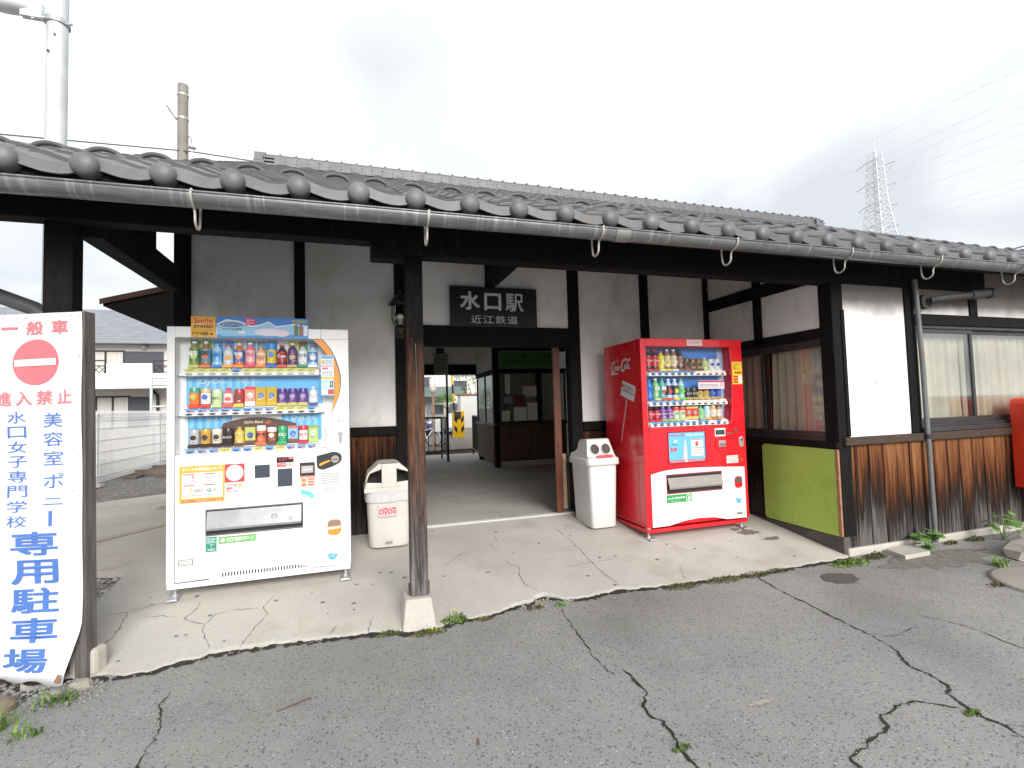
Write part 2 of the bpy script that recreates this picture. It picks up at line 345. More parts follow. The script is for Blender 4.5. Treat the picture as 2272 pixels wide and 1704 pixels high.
def txt(mb, s, x0, x1, z0, z1, y, mi=0, off=.02, shear=0):
    """text fitted to the rectangle x0..x1, z0..z1 on a plane facing -Y"""
    vs, fs, asp = glyphs(s, 0)
    k = off*(x1-x0)/max(1, len(s)); k2 = min(k, off*(z1-z0))
    sh = [(0,0)] if off < .015 else [(-.7,-.7),(.7,-.7),(.7,.7),(-.7,.7)] if off < .03 else [(-1,0),(1,0),(0,1),(0,-1),(-.7,-.7),(.7,-.7),(.7,.7),(-.7,.7)]
    for q, (sx, sz) in enumerate(sh):
        mb.add([(x0+k+(x1-x0-2*k)*a+sx*k+shear*(z1-z0)*b, y-.00012*q, z0+k2+(z1-z0-2*k2)*b+sz*k2) for a, b in vs], fs, mi)
    return mb
def stroke(mb, pts, wd, y, mi=0):
    """flat brush stroke through x,z points; wd = width or list"""
    n = len(pts); ws = wd if hasattr(wd, '__len__') else [wd]*n; L = []; R_ = []
    for i, (x, z) in enumerate(pts):
        a = pts[max(0,i-1)]; b = pts[min(n-1,i+1)]; d = Vector((b[0]-a[0], b[1]-a[1]));
        if d.length < 1e-9: d = Vector((1,0))
        d.normalize(); nx, nz = -d.y*ws[i]/2, d.x*ws[i]/2; L.append((x+nx, y, z+nz)); R_.append((x-nx, y, z-nz))
    return mb.add(L+R_, [(n+i, n+i+1, i+1, i) for i in range(n-1)], mi)
def smoothpts(pts, k=4):
    out = []; n = len(pts)
    for i in range(n-1):
        p0 = pts[max(0,i-1)]; p1 = pts[i]; p2 = pts[i+1]; p3 = pts[min(n-1,i+2)]
        for j in range(k):
            t = j/k; out.append(tuple(.5*(2*b + (c-a)*t + (2*a-5*b+4*c-d)*t*t + (3*b-a-3*c+d)*t**3) for a,b,c,d in zip(p0,p1,p2,p3)))
    return out + [tuple(pts[-1])]
def zs(y):
    if y >= 1.57: return 0.0
    if y >= .7: return -.107 + .107*(y-.7)/.87
    return -.205 + .098*max(-1.0, y)/.7
def zs(y):
    if y >= 1.57: return 0.0
    if y >= .7: return -.107 + .107*(y-.7)/.87
    if y >= 0: return -.205 + .098*y/.7
    return -.205 + .05*y
ZA = -.218                                               # asphalt level
# ------------------------------------------------------------------ ground
g = MB().quad((-400,-400,-.27),(500,-400,-.27),(500,600,-.27),(-400,600,-.27)).build('ground', GRAVEL); g['kind'] = 'structure'
asp = MB()
asp.add([(-60,-60,ZA),(60,-60,ZA),(60,.06,ZA),(-1.36,.06,ZA),(-1.5,-.10,ZA),(-1.62,-.30,ZA),(-1.9,-.36,ZA),(-60,-.3,ZA)], [tuple(range(8))])
asphalt = asp.build('road', ASPHALT); asphalt['kind'] = 'structure'
AC = [[(1.29,-.08),(1.25,-.29),(1.22,-.57),(1.2,-.7),(1.19,-.84),(1.21,-.95)],
 [(1.27,-.91),(1.28,-1.03),(1.28,-1.13),(1.2,-1.21),(1.19,-1.27),(1.22,-1.33),(1.21,-1.41),(1.19,-1.48),(1.18,-1.56),(1.17,-1.72)],
 [(2.9,-.09),(2.85,-.32),(2.82,-.49),(2.82,-.62),(2.79,-.75),(2.77,-.92),(2.77,-1.01),(2.75,-1.13),(2.72,-1.24),(2.62,-1.38),(2.62,-1.49),(2.59,-1.58),(2.53,-1.61),(2.5,-1.67),(2.48,-1.72),(2.48,-1.78),(2.49,-1.83),(2.47,-1.88),(2.49,-2.0)],
 [(2.77,-1.12),(2.9,-1.14),(3.04,-1.11),(3.09,-1.11)], [(3.27,-1.01),(3.32,-1.09),(3.36,-1.2),(3.36,-1.31),(3.33,-1.41),(3.36,-1.55)],
 [(2.46,-1.69),(2.41,-1.65),(2.33,-1.59),(2.24,-1.59),(2.08,-1.62),(2.06,-1.67),(2.0,-1.69),(1.92,-1.7),(1.85,-1.73),(1.77,-1.74),(1.73,-1.77),(1.7,-1.95)],
 [(2.49,-1.83),(2.7,-1.9)], [(-.88,-.32),(-.89,-.44),(-.83,-.6),(-.82,-.71),(-.83,-.77),(-.82,-.85),(-.8,-1.0)]]
AW = [.007,.013,.013,.005,.006,.013,.010,.008]
SC = [[(-1.4,.16),(-1.39,.3),(-1.38,.44),(-1.41,.62)],[(-1.54,.62),(-1.41,.63),(-1.3,.67),(-1.22,.7)],[(-.81,.07),(-.85,.16),(-.89,.24),(-.91,.34),(-1.04,.44),(-1.01,.55),(-1.0,.64)],
 [(-.65,.03),(-.62,.17),(-.56,.36),(-.6,.45),(-.55,.6)],[(-.91,.34),(-.87,.44),(-.78,.47),(-.61,.45)],[(-1.29,.53),(-1.18,.52),(-1.09,.47)],[(-.17,.01),(-.13,.12)],[(.05,-.03),(.09,.15)],
 [(1.19,1.2),(1.18,1.09),(1.1,1.01),(1.1,.95),(1.17,.85)],[(1.14,.69),(1.14,.62),(1.2,.57),(1.2,.5),(1.17,.43),(1.16,.33),(1.16,.28),(1.22,.16)],[(.61,.71),(.71,.79),(.82,.9),(.91,.9)],
 [(1.8,1.27),(1.81,1.04),(1.82,.87),(1.81,.74),(1.8,.57),(1.79,.29),(1.81,.17),(1.83,.04)],[(1.55,.44),(1.78,.46),(2.04,.47)],[(2.45,.23),(2.35,.02)]]
def jag(pts, amp, seg=.022):
    out = []
    for (x0,y0),(x1,y1) in zip(pts, pts[1:]):
        n = max(1, int(sqrt((x1-x0)**2+(y1-y0)**2)/seg))
        for k in range(n):
            t = k/n; out.append((x0+(x1-x0)*t+random.uniform(-amp,amp), y0+(y1-y0)*t+random.uniform(-amp,amp)))
    return out+[pts[-1]]
def ribbon(pts, wd, zf, amp):
    P = jag(pts, amp); n = len(P); mb = MB(); L = []; R_ = []
    for i,(x,y) in enumerate(P):
        a = P[max(0,i-1)]; b = P[min(n-1,i+1)]; d = Vector((b[0]-a[0], b[1]-a[1]))
        if d.length < 1e-6: d = Vector((1,0))
        d.normalize(); e = min(1, min(i, n-1-i)/3+.25)*wd*random.uniform(.15,1.35)
        L.append((x-d.y*e/2, y+d.x*e/2, zf(y))); R_.append((x+d.y*e/2, y-d.x*e/2, zf(y)))
    return mb.add(L+R_, [(n+i, n+i+1, i+1, i) for i in range(n-1)])
for c, wd in zip(AC, AW): ribbon(c, wd*1.05, lambda y: ZA+.003, .008).build('crack', CRACK, asphalt)
gr = MB(); random.seed(17)
for c, wd in zip(AC, AW):
    for (x0,y0),(x1,y1) in zip(c, c[1:]):
        for k in range(int(sqrt((x1-x0)**2+(y1-y0)**2)*70)):
            t_ = random.random(); r = random.uniform(.0012,.0042); gr.sphere((x0+(x1-x0)*t_+random.gauss(0,.014), y0+(y1-y0)*t_+random.gauss(0,.014), ZA+r*.4), r*1.3, r, r*.7, 5, 4)
for k in range(900):
    r = random.uniform(.001,.0035); gr.sphere((random.uniform(-1.3,4.4), random.uniform(-2.0,-.1), ZA+r*.4), r*1.3, r, r*.7, 5, 4)
gr.build('grit', m_concrete('grit_stone',(.13,.13,.13),(.36,.34,.31)), asphalt, kind='stuff')
# oil stain patch and pale scuff on the asphalt
def blot(cx, cy, rx, ry, z, m, parent, name, n=22, amp=.25):
    pts = [(cx+rx*cos(2*pi*k/n)*(1+random.uniform(-amp,amp)), cy+ry*sin(2*pi*k/n)*(1+random.uniform(-amp,amp)), z) for k in range(n)]
    return MB().add(pts, [tuple(range(n))]).build(name, m, parent)
blot(3.43,-.36,.15,.10,ZA+.003,mat('patch_tar',(.085,.082,.08),.9,0,.35,60),asphalt,'tar_patch', 30, .15)
blot(1.70,-1.37,.075,.014,ZA+.003,mat('pale_scuff',(.33,.31,.265),.9,0,.3,40),asphalt,'scuff_mark', 30, .22)
blot(4.55,-.32,.55,.17,ZA+.0025,mat('soil_wash',(.17,.155,.14),.95,0,.3,18),asphalt,'soil_wash', 40, .25)
# ------------------------------------------------------------------ porch slab (sloping down to the road) and station floor
EDGE = [(-1.66,.06),(-1.4,.0),(-1.2,-.05),(-1.05,-.07),(-.99,-.02),(-.85,.01),(-.81,.035),(-.64,.03),(-.45,.03),(-.17,0),(.13,-.04),(.29,-.10),(.47,-.09),(.63,-.04),(.79,-.045),(.89,-.01),(1.01,.03),(1.11,.05),(1.2,.12),(1.24,.13),(1.3,.07),(1.38,.01),(1.49,-.01),(1.68,.02),(1.82,.04),(1.87,.01),(2.12,-.01),(2.35,-.03),(2.68,-.03),(2.91,-.06),(3.29,-.05),(3.59,-.045),(3.90,-.04),(3.951,-.03)]
def edge_y(x):
    for (a,ya),(b,yb) in zip(EDGE, EDGE[1:]):
        if a <= x <= b: return ya+(yb-ya)*(x-a)/(b-a)
    return 0
sl = MB(); cols = []; x = -1.66
random.seed(3)
while x < 3.9505:
    e = edge_y(x)+random.uniform(-.013,.013)+.018*mnoise.noise(Vector((x*9,0,0)))
    ys = [e, e+.012, .18, .35, .52, .70, .95, 1.25, 1.57, 1.72]
    if x < -1.40: ys = ys[:-1]+[1.66]
    zz_ = [zs(y) for y in ys]; zz_[0] -= .004
    cols.append([(x, y, z) for y, z in zip(ys, zz_)]); x += .033
cols.append([(3.951, y, zs(y)) for y in [edge_y(3.951), .0, .18, .35, .52, .70, .95, 1.25, 1.57, 1.72]])
vs = []; 
for c in cols: vs += [(c[0][0], c[0][1], -.26)] + c
n = 11; fs = []
for i in range(len(cols)-1):
    for j in range(n-1): fs.append((i*n+j, (i+1)*n+j, (i+1)*n+j+1, i*n+j+1))
fs.append(tuple(range(0, n)) + (len(vs),)); vs.append((cols[0][-1][0], cols[0][-1][1], -.26))
sl.add(vs, fs); slab = sl.build('porch_floor', SLAB); slab['kind'] = 'structure'
for c in SC: ribbon(c, .0052, lambda y: zs(y)+.002, .006).build('crack', mat('hairline', (.13,.115,.10), .9, var=.2), slab)
ribbon([(a, b-.020) for a, b in EDGE], .060, lambda y: ZA+.0045, .012).build('soil_joint', CRACK, asphalt)
GUM = [(.67,1.49),(1.23,1.29),(1.52,.93),(1.79,.79),(1.86,1.01),(1.24,.8),(.95,.52),(.55,.94),(.61,.55),(-.03,.34),(-.01,.6),(.1,.57),(.16,.74),(.24,.72),(.33,.61),(1.94,1.25),(-.53,.52),(-.23,.41),(-.03,.26),(-.19,.26),(-1.03,.25),(-.98,.25),(-.9,.44),(-1.47,.35),(-1.25,.08),(-.75,.12),(-1.05,.73),(-1.3,.69),(-1.35,.8),(-.31,.56),(1.9,.52),(2.04,.51),(2.78,.45),(2.34,.36),(3.02,.22),(3.5,.1),(1.66,.26),(1.79,.08),(2.6,.6),(3.2,.5),(2.9,.62)]
gm = MB(); random.seed(5)
for gx, gy in GUM:
    r = random.uniform(.006,.014); nn = 9
    gm.add([(gx+r*1.3*cos(2*pi*k/nn)*random.uniform(.7,1.2), gy+r*sin(2*pi*k/nn)*random.uniform(.7,1.2), zs(gy+r*sin(2*pi*k/nn))+.0025) for k in range(nn)], [tuple(range(nn))])
gm.build('gum_spots', mat('gum', (.15,.145,.14), .8, var=.2), slab, kind='stuff')
# broken rubble where the slab edge has crumbled
rb = MB(); random.seed(8)
for k in range(55):
    x = random.uniform(1.02,1.42); y = random.uniform(-.05, edge_y(x)-.005) if edge_y(x) > -.04 else -.05; r = random.uniform(.004,.013)
    rb.sphere((x,y,ZA+.004), r*random.uniform(.8,1.4), r, r*.6, 6, 4)
for k in range(60):
    x = random.uniform(-1.15,-.2); y = edge_y(x)-random.uniform(.005,.045); r = random.uniform(.002,.007); rb.sphere((x,y,ZA+.003), r*1.2, r, r*.6, 6, 4)
rb.build('rubble', m_concrete('rubble_stone',(.17,.16,.14),(.30,.28,.25)), asphalt, kind='stuff')
# hair/soot stain beside the wall is a shape of its own
for a,b,c,d in ((3.52,.62,.14,.05),(3.62,.45,.10,.035),(3.45,.72,.05,.03)):
    mm = MB(); nn = 26
    mm.add([(a+c*cos(2*pi*k/nn)*random.uniform(.45,1.2), b+d*sin(2*pi*k/nn)*random.uniform(.5,1.3), 0) for k in range(nn)], [tuple(range(nn))])
    mm.v = [(x_, y_, zs(y_)+.003) for x_, y_, _ in mm.v]; mm.build('dirt_stain', mat('dirt', (.17,.14,.11), .9, var=.35, scale=30), slab)
fl = MB(); fl.box(.2,6.0,1.721,9.0,-.26,0); fl.build('station_floor', FLOORC)['kind'] = 'structure'
# concrete lane at the left and faded line
pth = MB().poly_xy([(-9,3.10),(-4.5,2.5),(-2.9,2.18),(-2.26,2.10),(-1.8,1.92),(-1.46,1.9),(-1.46,7.2),(-3.1,6.85),(-4.0,6.25),(-9,4.6)], -.26, -.205).build('path', PATHC); pth['kind'] = 'structure'
MB().add([(-3.1,2.9,-.2),(-3.0,2.84,-.2),(-1.75,4.55,-.2),(-1.85,4.62,-.2)],[(0,1,2,3)]).build('faded_line', mat('faded_yellow',(.34,.285,.20),.9,0,.15,14), pth)
st = MB(); random.seed(11)
for k in range(900):
    x = random.uniform(-3.2,-1.45); y = random.uniform(.0,2.05)
    if x > -1.7 and y > .1 and random.random() < .8: x = -1.7 - (x+1.7)
    r = random.uniform(.006,.02); st.sphere((x,y,-.262+r*.3), r*1.3, r, r*.8, 6, 4)
for k in range(260):
    x = random.uniform(-1.75,-1.2); y = random.uniform(-.28,-.02); r = random.uniform(.004,.011); st.sphere((x,y,ZA+r*.3), r*1.3, r, r*.8, 5, 4)
st.build('gravel', m_concrete('gravel_stone',(.16,.16,.165),(.34,.33,.315)), None, kind='stuff', label='loose grey gravel beside the porch slab', category='gravel')

# ------------------------------------------------------------------ station building
B = thing('station_building', 'old wooden station house with white plaster, dark timber frame and grey tiled roof', 'building')
YW, XR = 1.57, 3.951
MARKS = [(4.446,1.265,.008,.022),(4.29,1.458,.007,.010),(4.53,1.45,.006,.010),(4.405,1.464,.004,.005),(4.30,1.20,.005,.008),(4.55,1.197,.005,.009),(4.60,1.23,.005,.004),(4.095,1.02,.022,.068),(4.31,.955,.004,.005),(4.27,1.62,.012,.004),(4.45,1.69,.009,.003)]
def roof_z(y): return 2.353+.48*(y+.335)
def timber(name, *a, m=None, bevel=.006): return box(name, m or TIMBER, B, *a, bevel)
# porch posts and beams
timber('post', -1.60,-1.467,.06,.172,-.2,2.206)
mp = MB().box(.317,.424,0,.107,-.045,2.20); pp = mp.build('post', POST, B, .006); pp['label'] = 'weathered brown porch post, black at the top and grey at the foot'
cr_ = MB(); zz0 = -.045; pts = [(.372+random.uniform(-.004,.004), z_/20*2-.045) for z_ in range(0,17)]
stroke(cr_, pts, [.0035+.003*abs(sin(k*1.7)) for k in range(17)], -.0015); cr_.build('drying_crack', BLACK, pp)
fb = MB(); b0, b1 = (.25,.463), (-.09,.16)
t0, t1 = (.276,.437), (-.045,.135)
fb.add([(b0[0],b1[0],-.23),(b0[1],b1[0],-.23),(b0[1],b1[1],-.23),(b0[0],b1[1],-.23),(t0[0],t1[0],-.045),(t0[1],t1[0],-.045),(t0[1],t1[1],-.045),(t0[0],t1[1],-.045)], [(4,5,6,7),(0,1,5,4),(1,2,6,5),(2,3,7,6),(3,0,4,7)])
fb.build('post_footing', BASEC, B, .012)
MB().box(.306,.316,.03,.075,-.044,.02).build('anchor_strap', mat('rust',(.09,.045,.03),.8,var=.3), B); MB().box(.425,.435,.03,.075,-.044,.025).build('anchor_strap', MATS['rust'], B)
timber('eave_beam', -3.0,.30,0,.12,2.205,2.40); timber('eave_beam', .16,6.0,-.002,.125,2.132,2.402); timber('beam_end_block', .10,.317,.002,.118,2.10,2.2)
timber('corner_post', XR,4.083,-.001,.13,-.06,2.131)
timber('tie_beam', -1.48,-1.36,.12,1.45,2.15,2.345); timber('strut', -1.47,-1.37,.66,.95,2.345,2.74)
timber('tie_beam', 1.26,1.365,.126,1.50,2.345,2.49)
# back wall: plaster bays, posts, rail, planks
def plaster(x0,x1,z0,z1,y=YW): return box('plaster_panel', PLASTER if y else SOOTY_SHADED, B, x0,x1,y+.012,y+.10,z0,z1)
plaster(-1.325,-.516,.98,3.10); plaster(-.426,.361,.98,3.10); plaster(.484,1.261,1.946,3.10); plaster(1.365,2.166,1.946,3.10); plaster(2.293,3.048,.952,3.10); plaster(3.153,3.90,.952,3.10)
for a in ((-1.451,-1.325),(-.516,-.426),(.361,.484),(2.166,2.293),(3.048,3.153)): timber('wall_post', a[0],a[1],YW-.01,YW+.11,0,3.10)
timber('wall_post', 1.261,1.365,YW-.008,YW+.11,1.946,3.10); timber('wall_post', 3.90,3.949,YW-.01,YW+.11,0,3.10)
timber('lintel', .484,2.166,YW-.012,YW+.11,1.745,1.946)
timber('rail', -1.325,.361,YW-.03,YW+.08,.90,.98); timber('rail', 2.293,3.90,YW-.03,YW+.08,.857,.952)
random.seed(21)
def planks(x0, x1, z0, z1, y, wd, m, sub, nm='plank'):
    x = x0
    while x < x1-.01:
        e = min(x1, x+wd*random.uniform(.93,1.07))
        if x1-e < .04: e = x1
        dy = random.uniform(-.003,.003)
        MB().box(0,e-x-.009,0,.018,0,z1-z0).build(nm, m, sub, .002, loc=(x+.002, y+dy, z0)); x = e
pw = box('plank_wall', DARKREC, B, -1.325,.361,YW+.03,YW+.05,-.02,.90); planks(-1.325,.361,.0,.90,YW+.01,.17,PLANK2,pw)
pw = box('plank_wall', DARKREC, B, 2.293,3.90,YW+.03,YW+.05,-.02,.857); planks(2.293,3.90,.0,.857,YW+.01,.17,PLANK2,pw)
# doorway: threshold rail, sliding door edge, worn jamb board
thr = MB().box(.484,2.166,YW-.005,YW+.075,-.006,.004); thr.build('threshold', FLOORC, B)
for k in range(3): box('door_rail', mat('rail_alu',(.72,.72,.72),.35,.3,var=.05), B, .484,2.166,YW+.002+k*.024,YW+.018+k*.024,.005,.013)
dl = box('sliding_door', DOORWOOD, B, 1.985,2.062,YW+.03,YW+.062,.012,1.744, .004); box('finger_pull', BLACK, dl, 2.01,2.022,YW+.0285,YW+.0295,.66,.72)
box('jamb_board', mat('pale_board',(.34,.24,.15),.8,0,.35,14,(6,6,1)), B, 2.066,2.105,YW+.04,YW+.06,.05,.62)
# wing, side wall facing the porch
def xbox(name, m, x0,x1,y0,y1,z0,z1, parent=None, bevel=.004): return box(name, m, parent or B, x0,x1,y0,y1,z0,z1, bevel)
xbox('plaster_panel', PLASTER, XR+.012,XR+.10,.13,.778,1.757,2.17, bevel=0); xbox('plaster_panel', PLASTER, XR+.012,XR+.10,.887,1.56,1.757,2.17, bevel=0); xp = MB().poly_yz([(.13,2.30),(1.56,2.30),(1.56,roof_z(1.56)-.11),(.13,roof_z(.13)-.11)], XR+.012, XR+.10); xp.build('plaster_panel', PLASTER, B)
xbox('tie_beam', TIMBER, XR-.012,XR+.12,.128,1.556,2.17,2.30)
xbox('wall_post', TIMBER, XR,XR+.10,.778,.887,1.69,2.75); xbox('window_head', TIMBER, XR,XR+.11,.131,1.555,1.66,1.757)
xbox('sill_rail', TIMBER, XR-.03,XR+.11,.0,1.553,.695,.745)
def window(name, axis, a0, a1, z0, z1, d, mull, label=None):
    """sliding window of two sashes in a wall plane; axis 'y' = wall facing -X, 'x' = wall facing -Y; d = plane position, +inwards"""
    def bb(p0,p1,q0,q1,h0,h1,mb=None):
        mb = mb or MB()
        return mb.box(p0,p1,d+q0,d+q1,h0,h1) if axis == 'x' else mb.box(d+q0,d+q1,p0,p1,h0,h1)
    wn = bb(a0,a1,0,.07,z1,z1+.03); bb(a0,a1,0,.07,z0-.03,z0,wn); bb(a0-.02,a0,0,.07,z0-.03,z1+.03,wn); bb(a1,a1+.02,0,.07,z0-.03,z1+.03,wn)
    fr = wn.build(name, ALU, B, .003)
    if label: fr['label'] = label
    for s0, s1, q in ((a0, mull+.03, .015), (mull-.03, a1, .04)):
        m = bb(s0,s1,q,q+.02,z0,z0+.055); bb(s0,s1,q,q+.02,z1-.04,z1,m); bb(s0,s0+.035,q,q+.02,z0+.055,z1-.04,m); bb(s1-.035,s1,q,q+.02,z0+.055,z1-.04,m)
        m.build('sash', ALU, fr, .002); bb(s0+.03,s1-.03,q+.008,q+.012,z0+.05,z1-.035).build('pane', GLASS, fr)
    return fr
window('window', 'y', .09, 1.50, .775, 1.63, XR+.01, .81, 'dark framed sliding window facing the porch')
xbox('interior_wall', DARKREC, XR+.55,XR+.58,.2,6,0,2.6, bevel=0)
pw = xbox('plank_wall', DARKREC, XR+.03,XR+.05,.0,1.55,-.06,.695, bevel=0)
y = .02
while y < 1.54:
    e = min(1.55, y+random.uniform(.15,.18)); MB().box(0,.018,0,e-y-.004,0,.755).build('plank', PLANK2, pw, .002, loc=(XR+.008, y, -.06)); y = e
bb = MB(); 
for y0_, y1_ in ((.0,.46),(.463,1.555)):
    m = MB(); m.add([(XR-.012,y0_,zs(y0_)-.05),(XR+.04,y0_,zs(y0_)-.05),(XR+.04,y1_,zs(y1_)-.05),(XR-.012,y1_,zs(y1_)-.05),(XR-.012,y0_,-.062),(XR+.04,y0_,-.062),(XR+.04,y1_,-.062),(XR-.012,y1_,-.062)],[(3,2,1,0),(4,5,6,7),(0,1,5,4),(1,2,6,5),(2,3,7,6),(3,0,4,7)])
    m.build('base_board', mat('base_board',(.085,.072,.068),.85,0,.3,8,(1,1,4)), B, .003)
# wing, front wall
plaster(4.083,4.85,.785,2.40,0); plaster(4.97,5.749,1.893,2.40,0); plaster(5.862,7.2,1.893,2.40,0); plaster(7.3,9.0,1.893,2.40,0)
timber('trim', 4.045,4.0825,-.012,-.002,.79,1.9); timber('wall_post', 4.85,4.97,-.006,.11,.785,2.40); timber('wall_post', 5.749,5.862,-.004,.11,1.893,2.40); timber('wall_post',7.2,7.3,-.004,.11,.785,2.40)
timber('window_head', 4.97,7.2,-.012,.11,1.79,1.893); timber('sill_rail', 3.99,9.0,-.035,.08,.715,.785, m=mat('rail_wood',(.045,.026,.018),.7,0,.45,6,(1.5,9,9)))
timber('upper_sill', 4.97,7.2,-.02,.08,.787,.83, m=ALU)
window('window', 'x', 4.99, 7.16, .86, 1.76, .01, 5.77, 'dark framed sliding window beside the red post box')
pw = box('plank_wall', DARKREC, B, 3.97,9.0,.03,.05,-.16,.714); planks(3.955,9.0,-.155,.714,.002,.168,PLANK,pw)
box('footing', BASEC, B, 3.97,9.0,-.02,.06,-.26,-.157, .012)
box('interior_wall', DARKREC, B, 4.5,9.0,.75,.78,0,2.6)
for k, (px, pz, pw_, ph_) in enumerate(MARKS):
    nn = 10; mm = MB(); rr_ = random.Random(k)
    mm.add([(px+pw_*cos(2*pi*q/nn)*rr_.uniform(.5,1.1), .0105, pz+ph_*sin(2*pi*q/nn)*rr_.uniform(.5,1.1)) for q in range(nn)], [tuple(range(nn))]); mm.build('chipped_spot', mat('chip_tan',(.40,.33,.24),.9,var=.25,scale=30), B)
# vent duct under the eave and downpipe
vd = MB(); vd.tube([(5.06,-.02,2.0),(5.06,-.06,2.0)], .07, 16); vd.build('vent_cover', mat('vent_grey',(.05,.048,.046),.65,var=.1), B)
v2 = MB().tube([(5.06,-.09,2.0),(5.10,-.13,2.01),(5.45,-.13,2.05),(5.53,-.13,2.06)], .033, 14); v2.build('vent_duct', mat('duct_grey',(.04,.04,.04),.65,var=.12), B)
MB().tube([(5.53,-.13,2.06),(5.78,-.13,2.09)], .043, 14).build('vent_duct', MATS['vent_grey'], B); MB().tube([(5.78,-.13,2.09),(5.83,-.13,2.095)], .052, 14).build('vent_hood', CHAR, B)
PIPE = mat('downpipe_grey',(.14,.143,.147),.5,.1,.15,8)
dp = MB().tube([(4.93,-.045,2.20),(4.935,-.048,2.06),(4.955,-.05,1.5),(4.965,-.05,.8),(4.975,-.05,-.2)], .021, 12); dp.build('downpipe', PIPE, B)
MB().tube([(4.966,-.05,.735),(4.966,-.05,.775)], .027, 12).build('pipe_bracket', CHAR, B)
dp = MB().tube([(-3.2,.5,2.30),(-2.3,.5,1.99),(-1.85,.5,1.805),(-1.80,.5,1.76),(-1.79,.5,1.68),(-1.79,.5,-.2)], .045, 12); dp.build('downpipe', PIPE, B)
# interior of the waiting room
YB = 7.25
box('inner_wall', mat('inner_plaster',(.76,.74,.71),.9,0,.1,3), B, .2,.28,1.72,2.9,0,2.7); box('inner_wall', MATS['inner_plaster'], B, .2,.28,2.9,6.6,0,.7); box('inner_wall', MATS['inner_plaster'], B, .2,.28,2.9,6.6,2.1,2.7); box('inner_wall', MATS['inner_plaster'], B, .2,.28,6.6,YB,0,2.7); box('inner_wall', MATS['inner_plaster'], B, 3.955,4.0,1.70,5.7,0,2.7); box('ceiling', mat('ceiling_board',(.42,.37,.31),.8,0,.3,3), B, .2,4.6,1.70,YB+.1,2.62,2.66)  # opening in the left wall is made up, out of view, to admit light
box('back_header', TIMBER, B, .28,2.64,YB,YB+.12,1.855,2.08); box('plaster_panel', PLASTER, B, .28,2.64,YB+.01,YB+.1,2.08,2.62)
box('back_post', TIMBER, B, 1.15,1.22,YB-.01,YB+.11,0,1.855); box('back_post', TIMBER, B, 2.56,2.64,YB-.012,YB+.11,0,2.62); box('back_post', BLACK, B, 1.845,1.885,YB,YB+.04,0,1.855)  # rear bay left of the first post kept open, unseen, to brighten the room
# ticket office
box('office_post', TIMBER, B, 2.47,2.57,5.70,5.80,.0,2.62, .004); box('office_beam', TIMBER, B, 2.57,3.953,5.705,5.80,1.79,1.86); box('office_beam', TIMBER, B, 2.57,3.953,5.702,5.80,2.2,2.62)
box('counter', mat('counter_wood',(.06,.03,.016),.5,0,.3,6,(1,8,8)), B, 2.45,3.953,5.62,5.80,.785,.822, .004)
pw = box('plank_wall', DARKREC, B, 2.58,3.953,5.76,5.78,.10,.785); planks(2.57,3.953,.10,.785,5.735,.21,mat('office_wood',(.10,.048,.026),.6,0,.45,5,(9,9,.7),.3,12,rnd=True),pw)
box('plinth', FLOORC, B, 2.48,3.953,5.74,5.80,.0,.10)
for a,b in ((2.57,3.35),(3.42,3.95)):
    f = MB().box(a,b,5.73,5.76,.823,.85); f.box(a,b,5.73,5.76,1.76,1.79); f.box(a,a+.03,5.73,5.76,.85,1.76); f.box(b-.03,b,5.73,5.76,.85,1.76); fo = f.build('office_window', CHAR, B); box('pane', DGLASS, fo, a+.03,b-.03,5.744,5.748,.85,1.76)
box('window_post', TIMBER, B, 3.35,3.42,5.72,5.78,.823,1.79)
box('office_back', mat('office_inside',(.5,.4,.28),.8,0,.3,2), B, 2.62,3.95,6.4,6.45,.8,2.6)
for a,b,c,d,col in ((2.62,2.78,.86,1.06,(.8,.8,.8)),(2.86,3.12,.86,1.12,(.82,.81,.79)),(3.14,3.34,.86,1.20,(.82,.81,.79)),(3.05,3.33,1.32,1.52,(.7,.68,.64)),(2.66,2.82,1.20,1.32,(.25,.3,.5)),(2.88,3.1,1.14,1.36,(.13,.03,.02)),(2.70,2.80,1.38,1.75,(.75,.75,.75))):
    box('notice_sheet', mat('sheet_%d' % int(a*100+c*1000), col, .7, var=.08), B, a,b,5.722,5.727,c,d)
# office side wall
sw = box('plank_wall', DARKREC, B, 2.53,2.55,5.81,YB-.02,.10,.785)
y = 5.82
while y < YB-.05:
    e = min(YB-.02, y+.13); MB().box(0,.02,0,e-y-.004,0,.685).build('plank', MATS['office_wood'], sw, .002, loc=(2.505, y, .10)); y = e
box('office_side_sill', ALU, B, 2.47,2.56,5.81,YB-.02,.786,.83); box('office_side_head', TIMBER, B, 2.49,2.56,5.81,YB-.02,1.76,1.85); box('plaster_panel', PLASTER, B, 2.51,2.56,5.81,YB-.02,1.85,2.62)
f = MB().box(2.50,2.53,5.82,5.86,.83,1.76); f.box(2.50,2.53,6.5,6.54,.83,1.76); f.box(2.50,2.53,7.16,7.2,.83,1.76); fo = f.build('office_window', ALU, B); box('pane', GLASS, fo, 2.513,2.517,5.86,7.16,.83,1.76)
# main building body behind (left and rear walls)
box('side_wall', PLASTER, B, -1.43,-1.33,YW+.112,YB,0,3.10); box('rear_wall', PLASTER, B, -1.33,.18,YB,YB+.1,0,2.6); box('rear_wall', PLASTER, B, 2.66,9,YB,YB+.1,0,2.6)
